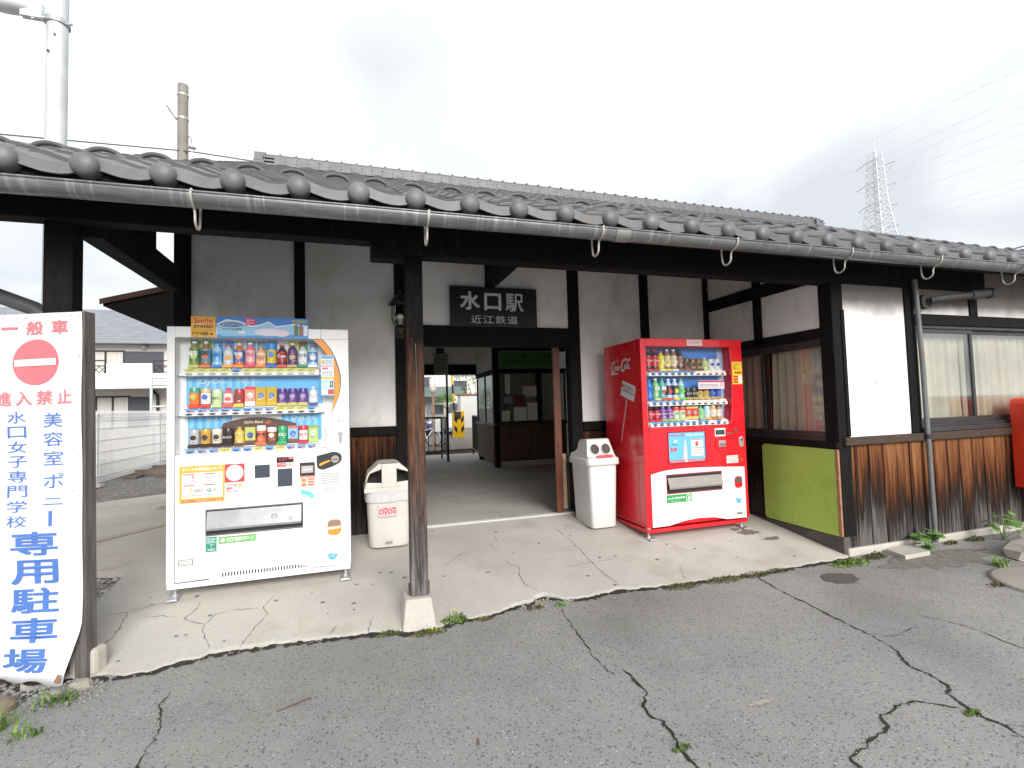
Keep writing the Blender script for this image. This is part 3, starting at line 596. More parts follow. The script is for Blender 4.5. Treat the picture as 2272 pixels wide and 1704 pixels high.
# low side roof on the left, seen from below
sr = MB(); y0_, y1_ = 2.0, 6.8
sr.add([(-2.12,y0_,2.165),(-1.43,y0_,2.365),(-1.43,y1_,2.365),(-2.12,y1_,2.165),(-2.12,y0_,2.12),(-1.43,y0_,2.32),(-1.43,y1_,2.32),(-2.12,y1_,2.12)],[(0,1,2,3),(7,6,5,4),(4,5,1,0),(5,6,2,1),(6,7,3,2),(7,4,0,3)])
sro = sr.build('side_roof', TIMBER, B)
vg = MB(); vg.add([(-2.14,y0_-.02,2.135),(-1.43,y0_-.02,2.34),(-1.43,y0_-.02,2.385),(-2.14,y0_-.02,2.18),(-2.14,y0_,2.135),(-1.43,y0_,2.34),(-1.43,y0_,2.385),(-2.14,y0_,2.18)],[(0,1,2,3),(4,7,6,5),(3,2,6,7),(0,3,7,4),(1,0,4,5)]); vg.build('verge_board', mat('copper_verge',(.22,.12,.085),.6,var=.2), sro)

# ------------------------------------------------------------------ roof of pantiles
SLOPE = .488; S = .3184; X0 = -1.559; YE = -.335; ZE = 2.353; EX = .252      # EX = course spacing in plan
def roofz(y): return ZE + SLOPE*(y-YE)
rf = MB()
def deck(x0,x1,y0,y1,off=-.035,th=.04):
    a, b = roofz(y0)+off, roofz(y1)+off
    rf.add([(x0,y0,a),(x1,y0,a),(x1,y1,b),(x0,y1,b),(x0,y0,a-th),(x1,y0,a-th),(x1,y1,b-th),(x0,y1,b-th)],[(0,1,2,3),(7,6,5,4),(4,5,1,0),(5,6,2,1),(6,7,3,2),(7,4,0,3)])
deck(-3.1,9.6,-.30,1.80); deck(-1.25,9.05,1.80,4.4)
rf.add([(-1.25,4.4,roofz(4.4)-.035),(9.05,4.4,roofz(4.4)-.035),(9.05,9.0,roofz(4.4)-.035-SLOPE*4.6),(-1.25,9.0,roofz(4.4)-.035-SLOPE*4.6)],[(0,1,2,3)])
rf.add([(-1.24,1.8,roofz(1.8)-.04),(-1.24,4.4,roofz(4.4)-.04),(-1.24,7.0,roofz(1.8)-.04)],[(2,1,0)])
ROOF = rf.build('roof', TIMBER, B)
for k in range(28):
    xk = -2.9+k*.45; a = MB(); y0_, y1_ = -.29, 1.5; za, zb = roofz(y0_)-.076, roofz(y1_)-.076
    a.add([(xk,y0_,za),(xk+.05,y0_,za),(xk+.05,y1_,zb),(xk,y1_,zb),(xk,y0_,za-.06),(xk+.05,y0_,za-.06),(xk+.05,y1_,zb-.06),(xk,y1_,zb-.06)],[(7,6,5,4),(4,5,1,0),(5,6,2,1),(7,4,0,3)]); a.build('rafter', TIMBER, ROOF)
box('fascia_board', TIMBER, ROOF, -3.1,9.6,-.305,-.285,2.225,2.305)
PR = [(-.056,.010),(-.048,.022),(-.028,.033),(.0,.036),(.028,.033),(.06,.024),(.095,.012),(.135,.0),(.18,-.007),(.22,-.007),(.252,-.001),(.278,.008)]
def tile_mesh(mb, ox=0, oy=0, oz=0, L=.285, eave=False, n_mi=0):
    LIFT, TH = .023, .019
    n = len(PR); top0 = [(ox+x, oy, oz+z+LIFT) for x,z in PR]; top1 = [(ox+x, oy+L, oz+z+SLOPE*L) for x,z in PR]
    if eave: low = [(ox+x, oy+.002, oz+z*.92+LIFT-.056) for x,z in PR]
    else: low = [(ox+x, oy+.008, oz+z+LIFT-TH) for x,z in PR]
    mb.add(top0+top1, [(i, i+1, n+i+1, n+i) for i in range(n-1)], 0, True)
    mb.add(low+top0, [(i, i+1, n+i+1, n+i) for i in range(n-1)], 0, not True)
    mb.add([top0[0], top1[0], (ox+PR[0][0]+.004, oy+L, oz+PR[0][1]+SLOPE*L-TH), low[0]], [(0,1,2,3)], 0)
    if eave:
        mb.add([(x,y,z) for x,y,z in low]+[(x,y+.03,z+.004) for x,y,z in low], [(n+i, n+i+1, i+1, i) for i in range(n-1)], 0)
        c = (ox, oy-.006, oz+.008)
        m_, k_ = 6, 16; vs = []; fs = []
        for i in range(m_+1):
            a = pi/2*i/m_; r = .0585*cos(a)
            for k in range(k_): vs.append((c[0]+r*cos(2*pi*k/k_), c[1]-.034*sin(a)-.008, c[2]+r*sin(2*pi*k/k_)))
        for k in range(k_): vs.append((c[0]+.0605*cos(2*pi*k/k_), c[1]+.0, c[2]+.0605*sin(2*pi*k/k_)))
        b = (m_+1)*k_
        for i in range(m_):
            for k in range(k_): fs.append((i*k_+k, i*k_+(k+1) % k_, (i+1)*k_+(k+1) % k_, (i+1)*k_+k))
        for k in range(k_): fs.append((b+k, b+(k+1) % k_, (k+1) % k_, k))
        for k in range(k_): vs.append((c[0]+.0605*cos(2*pi*k/k_), c[1]+.05, c[2]+.0605*sin(2*pi*k/k_)))
        for k in range(k_): fs.append((b+k_+k, b+k_+(k+1) % k_, b+(k+1) % k_, b+k))
        mb.add(vs, fs, 0, True)
    return mb
TM = tile_mesh(MB()).mesh('roof_tile', TILE); EM = tile_mesh(MB(), eave=True).mesh('eave_tile', TILE)
rg = MB(); rp_ = [(.15+.108*cos(pi*k/14), .10, .004+.066*sin(pi*k/14)+SLOPE*.10) for k in range(15)]
rg.tube(rp_, .0185, 8); RGM = rg.mesh('snow_ring', mat('ring_tile',(.075,.072,.08),.5,0,.15,9))
random.seed(31)
C0, C1, ROWS = -4, 34, 8
for r in range(ROWS):
    for c in range(C0, C1):
        y = YE + r*EX
        o = inst(EM if r == 0 else TM, 'eave_tile' if r == 0 else 'roof_tile', ROOF, (X0+c*S+random.uniform(-.006,.006), y+random.uniform(-.006,.006), roofz(y)+random.uniform(-.003,.003)), (random.uniform(-.006,.006), random.uniform(-.008,.008), random.uniform(-.01,.01)))
        if r == 5: inst(RGM, 'snow_ring', ROOF, o.location, (0,0,random.uniform(-.05,.05)))
up = MB()
for r in range(ROWS, 19):
    for c in range(1, C1):
        y = YE + r*EX; tile_mesh(up, X0+c*S, y, roofz(y))
up.build('upper_tiles', TILE, ROOF, kind='stuff')
# ridge: courses of flat tiles under round cappings
rd = box('ridge', TILE, B, -1.20,9.0,4.34,4.56,4.45,4.655)
ns = MB(); random.seed(2)
for k in range(5):
    x = -1.22+(k % 2)*.15; z = 4.655+k*.030; hw = .13-k*.010
    while x < 9.0:
        ns.box(x+.004, x+.296, 4.45-hw, 4.45+hw, z+.003, z+.029); x += .30
ns.build('ridge_courses', TILE, rd, kind='stuff')
cp = MB(); x = -1.24
while x < 9.0:
    cp.tube([(x,4.45,4.815),(x+.21,4.45,4.815)], .05, 10); cp.tube([(x+.02,4.45,4.82),(x+.05,4.45,4.82)], .064, 10); x += .21
cp.build('ridge_cappings', TILE, rd, kind='stuff')
for xe, s in ((-1.26,-1),(9.06,1)):
    on = MB().box(xe-.05,xe+.05,4.30,4.60,4.60,4.80); on.tube([(xe-.07,4.45,4.80),(xe+.07,4.45,4.80)], .085, 12); on.tube([(xe-.07,4.33,4.66),(xe+.07,4.33,4.66)], .06, 10); on.tube([(xe-.07,4.57,4.66),(xe+.07,4.57,4.66)], .06, 10); on.build('ridge_end_tile', TILE, rd)
# gutter with hooks
def gz(x): return 2.225 + .0055*(x+1.5)
gt = MB(); xs = [-3.2, -1.5, 1.5, 4.0, 6.5, 9.7]; prof = [(-.41+.057*cos(pi+pi*k/12), .057*sin(pi+pi*k/12)) for k in range(13)]
prof = [(prof[0][0]-.007, .0), (prof[0][0]-.007, .008), (prof[0][0]+.002, .008)] + prof + [(prof[-1][0], .006)]
inn = [(-.41+.052*cos(2*pi-pi*k/12), .052*sin(2*pi-pi*k/12)) for k in range(13)]
ring = prof + inn; m_ = len(ring); vs = []
for x in xs: vs += [(x, y, gz(x)+z) for y, z in ring]
gt.add(vs, [(i*m_+k, i*m_+(k+1) % m_, (i+1)*m_+(k+1) % m_, (i+1)*m_+k) for i in range(len(xs)-1) for k in range(m_)], 0, True)
GUT = gt.build('gutter', GUTTER, B)
for hx in (-1.9,-.76,.403,1.5,2.541,3.618,4.606,5.666,6.7):
    h = MB(); z = gz(hx)
    pth_ = [(-.468,.004),(-.472,-.01),(-.462,-.035),(-.44,-.052),(-.412,-.062),(-.40,-.085),(-.398,-.11),(-.392,-.128),(-.372,-.143),(-.350,-.146),(-.328,-.138),(-.315,-.115),(-.310,-.07),(-.308,.03)]
    h.tube([(hx, y, z+dz) for y, dz in smoothpts(pth_, 3)], .0065, 6)
    h.tube([(hx-.006,-.47,z+.004),(hx+.004,-.475,z+.013),(hx+.012,-.468,z+.002)], .004, 5)
    h.build('gutter_hook', mat('old_galvanised',(.46,.44,.41),.55,.3,.3,20), GUT)
gj = MB(); arc = [(-.41+.061*cos(pi+pi*k/12), .061*sin(pi+pi*k/12)) for k in range(13)]
gj.add([(x, y, gz(x)+z) for x in (1.60,1.70) for y, z in arc], [(k, k+1, 13+k+1, 13+k) for k in range(12)], 0, True); gj.build('gutter_joint', mat('gutter_worn',(.25,.25,.24),.5,.2,.25,12), GUT)
# ------------------------------------------------------------------ drinks for the vending machines
W_ = (235,235,235)
def drink_mesh(kind, body, label, cap, accent, h, text=None, tcol=(255,255,255), band=None):
    """display dummy, base at z=0, facing -Y. kind: bottle, can, pack"""
    mats_ = [ink(*body, .25), ink(*label, .3), ink(*cap, .35), ink(*accent, .4), ink(*tcol)]
    mb = MB(); r = .0335; rq = random.Random(hash((body,label,h)) & 0xffff)
    if kind == 'bottle':
        p = [(r*.9,0),(r,.02*h),(r,.20*h),(r*.97,.21*h),(r*.97,.58*h),(r,.60*h),(r,.68*h),(r*.75,.78*h),(r*.42,.86*h),(r*.40,.90*h),(r*.46,.905*h),(r*.46,.99*h),(0,h)]
        mm = [0,0,0,1,1,1,0,0,0,2,2,2]
    elif kind == 'can':
        p = [(r*.85,0),(r*.97,.03*h),(r*.97,.16*h),(r*.97,.72*h),(r*.97,.92*h),(r*.84,.98*h),(r*.84,h),(0,.985*h)]; mm = [2,3,1,0,0,2,2]
    else:
        p = None
    if p: mb.lathe(p, 14, mats=mm)
    else:
        mb.box(-r,r,-r*.5,r*.5,0,h,0); mb.quad((-r,-r*.5-.001,.0),(r,-r*.5-.001,.0),(r,-r*.5-.001,.24*h),(-r,-r*.5-.001,.24*h),1); mb.disc(0,.55*h,r*.6,.16*h,-r*.5-.0012,14,3); mb.quad((-r,-r*.5-.001,.85*h),(r,-r*.5-.001,.85*h),(r,-r*.5-.001,h),(-r,-r*.5-.001,h),2)
    if kind == 'bottle' and band: mb.disc(.002,.40*h,r*.62,.10*h,-r-.001,14,3)
    if kind == 'can' and band: mb.disc(0,.52*h,r*.55,.14*h,-r-.0006,12,2)
    if text:
        y = -r-.002
        txt(mb, text, -r*.82, r*.82, .42*h, .42*h+min(.2*h, r*1.5/max(1,len(text))*1.6), y, 4, .03)
    for q in range(5):      # printed lines of the label
        zq = h*(.24+.075*q)+rq.uniform(-.003,.003); wq = r*rq.uniform(.3,.75); xq = rq.uniform(-.25,.25)*r; mq = rq.choice((2,3,4,0))
        yq = -r*.5-.0016 if kind == 'pack' else -sqrt(max(0,1-(max(abs(xq-wq*.5),abs(xq+wq*.5))/r)**2))*r*.97-.0016
        if q != 2 or not text: mb.quad((xq-wq*.5,yq-.0004,zq),(xq+wq*.5,yq-.0004,zq),(xq+wq*.5,yq-.0004,zq+h*rq.uniform(.02,.045)),(xq-wq*.5,yq-.0004,zq+h*rq.uniform(.02,.045)),mq)
    if kind != 'pack':  # shelf card under the drink
        mb.box(-.0325,.0325,-r-.004,-r-.002,-.004,.016,3)
    return mb.mesh(kind+'_drink', mats_)
def place(me, parent, x, y, z, nm): return inst(me, nm, parent, (x,y,z))
def price_mesh(kind, text=None):
    mb = MB()
    if kind == 'cold':
        mb.quad((-.028,0,0),(.028,0,0),(.028,0,.019),(-.028,0,.019),0); mb.quad((-.018,-.0006,-.004),(.016,-.0006,-.004),(.016,-.0006,.008),(-.018,-.0006,.008),1)
        return mb.mesh('price_tag', [ink(96,160,225), ink(60,85,135)])
    if kind == 'sale':
        mb.quad((-.028,0,0),(.028,0,0),(.028,0,.019),(-.028,0,.019),0); mb.quad((-.018,-.0006,-.004),(0,-.0006,-.004),(0,-.0006,.008),(-.018,-.0006,.008),1); txt(mb, text or '120', -.001,.019,-.005,.010,-.0008,2,.05)
        return mb.mesh('price_tag', [ink(96,160,225), ink(60,85,135), ink(240,110,30)])
    bgc, fg = ((222,224,120),(60,60,50)) if kind == 'yen' else ((250,250,245),(235,120,40))
    mb.quad((-.034,0,-.004),(.034,0,-.004),(.034,0,.021),(-.034,0,.021),0); txt(mb, text, -.026,.024,.001,.017,-.0008,1,.02)
    return mb.mesh('price_tag', [ink(*bgc), ink(*fg)])
def button_mesh(dark):
    mb = MB(); n = 18
    pts = [(.023*cos(2*pi*k/n), .0082*sin(2*pi*k/n)) for k in range(n)]
    mb.poly_xz(pts, -.002, .004, 0); mb.poly_xz([(x*.82, z*.5-.001) for x, z in pts], -.0035, -.001, 1)
    return mb.mesh('button', [mat('button_grey',(.22,.22,.23),.3,.2,var=0), mat('button_dark',(.03,.03,.035),.25,var=0) if dark else mat('button_silver',(.5,.5,.52),.25,.6,var=0)])
BTN = button_mesh(True); BTN2 = button_mesh(False)
_pm = {}
def price(k, t=None):
    if (k,t) not in _pm: _pm[(k,t)] = price_mesh(k,t)
    return _pm[(k,t)]
def vfeet(vm, w, h0, gz_):
    for x in (.04, w-.04):
        m = MB().tube([(x,.05,h0),(x,.05,gz_+.012)], .010, 8); m.poly_xy([(x-.035,-.02),(x-.03,-.03),(x+.03,-.03),(x+.035,-.02),(x+.035,.10),(x-.035,.10)], gz_+.001, gz_+.014); m.tube([(x,.05,gz_+.014),(x,.05,gz_+.028)], .017, 6); m.build('levelling_foot', GALV, vm, .003)
    for x in (.04, w-.04): MB().tube([(x,.62,h0),(x,.62,gz_+.085)], .012, 8).build('levelling_foot', GALV, vm)
def curve_pts(p, k=5): return smoothpts(p, k)

# ------------------------------------------------------------------ white vending machine
VX, VY, VZ = -1.224, .694, -.031
V = thing('vending_machine', 'white drinks vending machine with orange curved stripe, left of the doorway', 'vending machine', (VX,VY,VZ))
Wd, Hh, Dp = 1.175, 1.777, .70
box('cabinet', VSIDE, V, .004,Wd-.004,.10,Dp,.03,Hh-.004, .006)
door = MB()
arc = curve_pts([(.992,1.702),(1.05,1.625),(1.092,1.53),(1.118,1.42),(1.112,1.31),(1.08,1.21),(1.039,1.128),(1.018,1.10),(1.013,1.07),(1.012,.90)], 4)
door.box(.0,.05,.0,.10,.036,Hh); door.box(.05,Wd,.0,.10,1.702,Hh)
door.poly_xz(list(arc)+[(Wd,.8978),(Wd,1.7018)], 0, .10)
low = [(.05,.042),(.25,.047),(.345,.075),(.50,.084),(.672,.084),(.796,.076),(.923,.042),(Wd,.038),(Wd,.8975),(.05,.8975)]
door.poly_xz(low, 0, .10)
D_ = door.build('door', VWHITE, V, .004)
MB().box(.0485,.0515,-.0008,.0,.045,1.70).build('door_seam', CHAR, V); MB().box(.05,1.01,-.0008,.0,.8965,.8985).build('door_seam', CHAR, V); MB().box(.98,.983,-.0008,0,1.703,Hh).build('door_seam', mat('seam_grey',(.3,.3,.3),.6,var=0), V)
kick = box('kick_plate', VWHITE, V, .003,Wd-.005,.004,.10,.0,.034, .003); box('grille', VSIDE, V, .25,.92,.012,.05,.035,.085)
gs = MB()
for k in range(30): gs.box(.33+k*.0185,.338+k*.0185,.0105,.0118,.046,.072)
gs.build('vent_slots', DARKREC, V, kind='stuff')
vfeet(V, Wd, .0, zs(.74)-VZ)
BLUE = ink(92,182,236); BLUE2 = ink(135,205,245)
dsp = box('display', mat('display_white',(.72,.73,.75),.5,var=0), V, .05,1.16,.097,.099,.897,1.70)
SH = [(1.499,1.436,1.462,1.493), (1.2185,1.157,1.183,1.213), (.9425,.875,.901,.930)]
bk = MB(); bk.quad((.09,.096,1.226),(.985,.096,1.226),(.985,.096,1.432),(.09,.096,1.432),0)
for k in range(9): bk.quad((.10+k*.05,.0955,1.232),(.125+k*.05,.0955,1.232),(.125+k*.05,.0955,1.428),(.10+k*.05,.0955,1.428),1)
bk.quad((.10,.096,.955),(.375,.096,.955),(.375,.096,1.153),(.10,.096,1.153),0); bk.quad((.70,.096,.955),(.975,.096,.955),(.975,.096,1.153),(.70,.096,1.153),0)
for k in range(5): bk.quad((.11+k*.05,.0955,.96),(.135+k*.05,.0955,.96),(.135+k*.05,.0955,1.15),(.11+k*.05,.0955,1.15),1); bk.quad((.72+k*.05,.0955,.96),(.745+k*.05,.0955,.96),(.745+k*.05,.0955,1.15),(.72+k*.05,.0955,1.15),1)
bk.add([(x,.0945,z) for x,z in [(.265,.94),(.80,.94),(.80,1.085)]+[(.80-.535*k/10, 1.085+.052*sin(pi*k/10)) for k in range(1,10)]+[(.265,1.085)]],[tuple(range(12))],2)
for k, c in enumerate(((.13,.195),(.20,.26),(.60,.66),(.92,.98))): pass
txt(bk,'DyDo.',.17,.345,1.372,1.420,.0935,3,.03); txt(bk,'つめた〜い',.40,.56,1.385,1.425,.0935,4,.01); txt(bk,'つめた〜い',.20,.36,1.105,1.145,.0935,4,.01); txt(bk,'DyDo.',.765,.935,1.098,1.146,.0935,3,.03); txt(bk,'DyDo Blend',.455,.575,1.088,1.113,.0935,5,.015)
bk.add([(.585,.0932,1.098),(.615,.0932,1.115),(.632,.0932,1.098),(.60,.0932,1.082)],[(3,2,1,0)],6)
bk.build('backing_print', [BLUE,BLUE2,ink(88,62,56),ink(200,228,245),ink(205,225,240),ink(250,235,190),ink(190,80,50)], dsp)
cards = MB()
for k, c in enumerate([(120,165,60),(120,165,60),(60,150,225),(50,140,215),(190,190,190),(110,165,205),(90,150,200),(60,140,205),(235,235,235),(200,200,60),(20,130,75),(70,175,225)]):
    x = .115+k*.0703; cards.quad((x,.0965,1.505),(x+.066,.0965,1.505),(x+.066,.0965,1.695),(x,.0965,1.695),k)
cards.build('backing_card', [ink(*c) for c in [(120,165,60),(120,165,60),(60,150,225),(50,140,215),(190,190,190),(110,165,205),(90,150,200),(60,140,205),(235,235,235),(200,200,60),(20,130,75),(70,175,225)]], dsp)
rows1 = [
 [('bottle',(150,140,90),(70,140,75),W_,(190,210,110),.185,'綠茶',(255,255,255),1),('bottle',(165,115,75),(80,150,190),W_,(215,120,80),.185,'茶',(40,40,40),1),('bottle',(180,215,240),(110,185,235),(120,190,240),(50,130,220),.17,'水',(30,110,210),None),('bottle',(200,210,225),(225,235,245),(230,100,70),(240,170,40),.165,None,W_,1),('bottle',(215,120,50),(50,110,200),W_,(235,150,60),.175,'午後',(255,255,255),1),('bottle',(240,120,140),(245,190,200),W_,(220,60,80),.18,'いちご',(200,40,70),None),('bottle',(245,190,130),(245,225,200),(215,170,110),(235,130,60),.15,'さらっと',(60,50,40),1),('can',(60,150,225),(240,205,40),(70,140,210),(50,110,200),.175,None,W_,1),('bottle',(60,40,40),(175,35,45),(190,40,60),(225,70,50),.165,'Cola',(255,255,255),None),('bottle',(80,50,110),(100,60,140),W_,(200,170,90),.18,None,W_,1),('bottle',(200,225,215),(250,250,250),(210,30,50),(20,140,90),.17,'三ツ矢',(40,60,170),None),('bottle',(190,225,240),(60,150,220),(215,50,70),(240,245,250),.165,'水',W_,1)],
 [('can',(70,170,150),(240,130,40),(200,200,90),(235,70,40),.14,None,W_,1),('can',(225,190,150),(250,245,240),(60,110,210),(220,50,60),.135,None,W_,1),('can',(215,235,190),(205,230,170),(230,130,190),(190,225,160),.125,'梅よろし',(60,90,60),None),('bottle',(235,110,110),(250,240,240),(225,70,70),(235,90,90),.135,None,W_,1),('can',(190,60,50),(190,50,60),(120,70,50),(225,215,70),.125,None,W_,1),('pack',(245,150,130),(245,240,235),(225,60,60),(225,230,225),.14,None,W_,1),('pack',(205,170,30),(225,180,40),(205,170,30),(90,120,190),.135,None,W_,1),('pack',(205,170,30),(225,180,40),(205,170,30),(90,120,190),.135,None,W_,1),('can',(75,50,140),(110,60,150),(170,150,200),(205,195,110),.125,None,W_,1),('can',(75,50,140),(110,60,150),(170,150,200),(205,195,110),.125,None,W_,1),('can',(75,50,140),(110,60,150),(170,150,200),(205,195,110),.125,None,W_,1),('bottle',(215,220,230),(235,235,240),W_,(60,80,150),.135,None,W_,None)],
 [('can',(190,190,195),(195,195,200),(60,45,50),(60,45,50),.125,None,W_,1),('can',(215,165,60),(210,160,60),(60,50,45),(60,40,40),.125,None,W_,1),('can',(235,230,220),(225,215,200),(70,55,50),(60,40,40),.125,None,W_,1),('can',(60,45,45),(40,36,40),(70,60,60),(60,40,40),.125,'BLACK',(220,220,220),None),('bottle',(220,190,100),(225,200,110),(205,170,70),(100,70,40),.13,None,W_,None),('pack',(200,205,110),(110,80,70),(200,205,110),(50,80,170),.125,None,W_,1),('can',(235,235,235),(240,120,80),(225,225,225),(240,120,80),.135,'M',(40,40,40),None),('can',(235,230,225),(160,100,60),(225,225,225),(90,70,60),.12,None,W_,1),('can',(60,175,120),(50,170,115),(90,190,140),(60,180,120),.125,'メロン',(255,255,255),None),('pack',(150,200,230),(120,90,80),(215,110,90),(60,110,200),.125,None,W_,1),('can',(225,50,70),(240,238,238),(220,60,80),(225,50,70),.125,'さらっと',(225,50,70),None),('pack',(180,210,120),(190,215,130),(140,170,110),(235,240,225),.125,None,W_,1)]]
prices = ['140 130 100 130 c 150 150 130 140 140 140 140','s80 s120 s120 c c c s80 s120 100 100 100 c','c s80 s120 120 c c 120 c 120 s80 s100 s100']
SHW = mat('shelf_white', (.76,.76,.77), .35, var=.02)
for r, (zb, rz0, rz1, zp) in enumerate(SH):
    shf = MB().box(.085,.965,.025,.06,rz0,rz1); shf.box(.052,.085,.06,.095,rz0+.003,rz1-.003); shf.box(.965,1.0,.06,.095,rz0+.003,rz1-.003); shf.box(.085,.965,.06,.095,rz0,zb-.004); shf.box(.085,.97,.045,.06,zb-.012,zb-.004)
    so_ = shf.build('shelf', SHW, dsp, .004)
    for k in range(12):
        x = .148+k*.0703; a = rows1[r][k]; place(drink_mesh(*a), so_, x, .066, zb, 'drink'); inst(BTN2 if r == 0 else BTN, 'button', so_, (.125+k*.0717, .0245, (rz0+rz1)/2))
        t = prices[r].split()[k]; me = price('cold') if t == 'c' else price('sale', t[1:]) if t[0] == 's' else price('yen', t+'円'); inst(me, 'price_tag', so_, (.133+k*.0707, .0255, rz1+.0045))
# orange sweep on the glass, and the glass
om = MB(); inner = curve_pts([(.925,1.699),(.985,1.64),(1.025,1.58),(1.058,1.50),(1.070,1.42),(1.073,1.31),(1.062,1.21),(1.039,1.13)], 4); outer = curve_pts([(.990,1.699),(1.045,1.625),(1.085,1.53),(1.110,1.42),(1.105,1.31),(1.077,1.215),(1.055,1.165),(1.039,1.13)], 4)
om.add([(x,.012,z) for x,z in inner]+[(x,.012,z) for x,z in outer],[(i,len(inner)+i,len(inner)+i+1,i+1) for i in range(len(inner)-1)]); om.build('orange_stripe', mat('orange_film',(.80,.27,.018),.35,0,.1,3), V)
MB().add([(.05,.016,.90),(1.012,.016,.90),(1.012,.016,1.10),(1.04,.016,1.13),(1.11,.016,1.30),(1.115,.016,1.42),(1.05,.016,1.62),(.99,.016,1.70),(.05,.016,1.70)],[tuple(range(9))]).build('glass', VGLASS, V)
def sticker(parent, nm, x0,x1,z0,z1,bgc, items=(), y=-.001, extra=None):
    mb = MB().box(x0,x1,y,y+.0008,z0,z1,0); mats_ = [ink(*bgc)]
    for it in items:
        mats_.append(ink(*it[-1])); mi = len(mats_)-1
        if it[0] == 't': txt(mb, it[1], it[2],it[3],it[4],it[5], y-.0006-.0002*mi, mi, .02)
        elif it[0] == 'b': txt(mb, it[1], it[2],it[3],it[4],it[5], y-.0006-.0002*mi, mi, .045)
        elif it[0] == 'r': mb.quad((it[1],y-.0003-.0002*mi,it[3]),(it[2],y-.0003-.0002*mi,it[3]),(it[2],y-.0003-.0002*mi,it[4]),(it[1],y-.0003-.0002*mi,it[4]),mi)
        elif it[0] == 'c': mb.disc(it[1],it[2],it[3],it[4],y-.0003-.0002*mi,24,mi)
        elif it[0] == 'p': mb.add([(a,y-.0003-.0002*mi,b) for a,b in it[1]],[tuple(range(len(it[1])))],mi)
        elif it[0] == 'l':   # rows of fine print
            x0_,x1_,z0_,z1_,nn = it[1:6]
            for q in range(nn):
                zq = z1_-(q+.5)*(z1_-z0_)/nn; hq = (z1_-z0_)/nn*.22; x = x0_; rr = random.Random(q*7+int(x0_*999))
                while x < x1_-.004:
                    e = min(x1_, x+rr.uniform(.006,.022)); mb.quad((x,y-.0003-.0002*mi,zq-hq),(e,y-.0003-.0002*mi,zq-hq),(e,y-.0003-.0002*mi,zq+hq),(x,y-.0003-.0002*mi,zq+hq),mi); x = e+.003
    return mb.build(nm, mats_, parent)
# toppers
sticker(V,'topper_card',.145,.295,1.704,1.849,(232,172,50),[('b','Smile',.162,.278,1.797,1.838,(220,60,50)),('b','STAND',.162,.278,1.768,1.789,(60,45,25)),('r',.155,.285,1.752,1.7535,(120,85,30)),('b','アプリ対応',.150,.252,1.716,1.741,(60,45,25)),('p',[(.256,1.733),(.283,1.733),(.2695,1.716)],(70,55,30)),('p',[(.150,1.795),(.20,1.800),(.24,1.812),(.29,1.804),(.29,1.799),(.24,1.800),(.20,1.790),(.150,1.790)],(245,215,160))], y=-.006)
wave1 = [(.303,1.80),(.36,1.833),(.44,1.825),(.52,1.79),(.58,1.80),(.63,1.825),(.68,1.79),(.72,1.795),(.80,1.81),(.896,1.797)]
ban = sticker(V,'topper_banner',.302,.896,1.704,1.850,(50,130,215),[('p',[(.302,1.705),(.896,1.705)]+[(x,z-.012) for x,z in reversed(wave1)],(150,205,240)),('p',wave1+[(x,z-.010) for x,z in reversed(wave1)],(235,243,250)),('p',[(.302,1.704),(.896,1.704),(.896,1.735),(.70,1.728),(.55,1.720),(.302,1.725)],(60,150,225)),
  ('p',[(.47,1.845),(.502,1.838),(.52,1.847),(.533,1.835),(.565,1.822),(.543,1.812),(.535,1.790),(.508,1.798),(.478,1.790),(.487,1.812)],(225,35,85)),('t','夏休み',.49,.54,1.822,1.836,(250,230,235)),('t','当たる!',.49,.535,1.803,1.817,(250,230,235)),
  ('c',.395,1.795,.075,.016,(95,120,160)),('t','キャンペーン',.335,.455,1.788,1.802,(225,235,245)),('b','スマイル大自販機',.335,.46,1.757,1.771,(130,140,80)),('c',.46,1.742,.025,.012,(215,235,250)),
  ('r',.79,.885,1.822,1.836,(205,205,50)),('t','対象商品',.795,.88,1.825,1.833,(60,60,30)),('p',[(.800,1.722),(.828,1.722),(.828,1.790),(.820,1.806),(.808,1.806),(.800,1.790)],(90,120,80)),('p',[(.833,1.722),(.861,1.722),(.861,1.790),(.853,1.806),(.841,1.806),(.833,1.790)],(150,110,90)),('p',[(.866,1.722),(.890,1.722),(.890,1.78),(.882,1.792),(.874,1.792),(.866,1.78)],(225,235,245)),
  ('c',.64,1.745,.10,.028,(222,222,238)),('c',.72,1.74,.05,.026,(228,214,222)),('l',.33,.48,1.71,1.722,1,(200,225,245))], y=-.006)
sticker(V,'sticker',.981,1.070,1.421,1.581,(232,240,246),[('r',.984,1.067,1.556,1.578,(110,175,225)),('r',.984,1.067,1.498,1.504,(225,80,130)),('b','無料',.99,1.03,1.476,1.492,(225,60,100)),('r',.986,1.01,1.515,1.545,(205,190,110)),('l',1.015,1.065,1.51,1.55,4,(120,150,180)),('l',.988,1.065,1.428,1.468,4,(150,170,195))])
sticker(V,'sticker',.981,1.070,1.284,1.418,(185,220,245),[('r',.981,1.070,1.403,1.418,(235,205,80)),('p',[(1.040,1.345),(1.060,1.340),(1.066,1.385),(1.046,1.390)],(35,35,45)),('b','?',1.047,1.058,1.350,1.380,(245,245,245)),('r',1.028,1.068,1.292,1.328,(200,70,40)),('r',.984,1.026,1.292,1.328,(225,232,240)),('p',[(1.02,1.345),(1.035,1.345),(1.035,1.375),(1.0275,1.387),(1.02,1.375)],(215,220,215))])
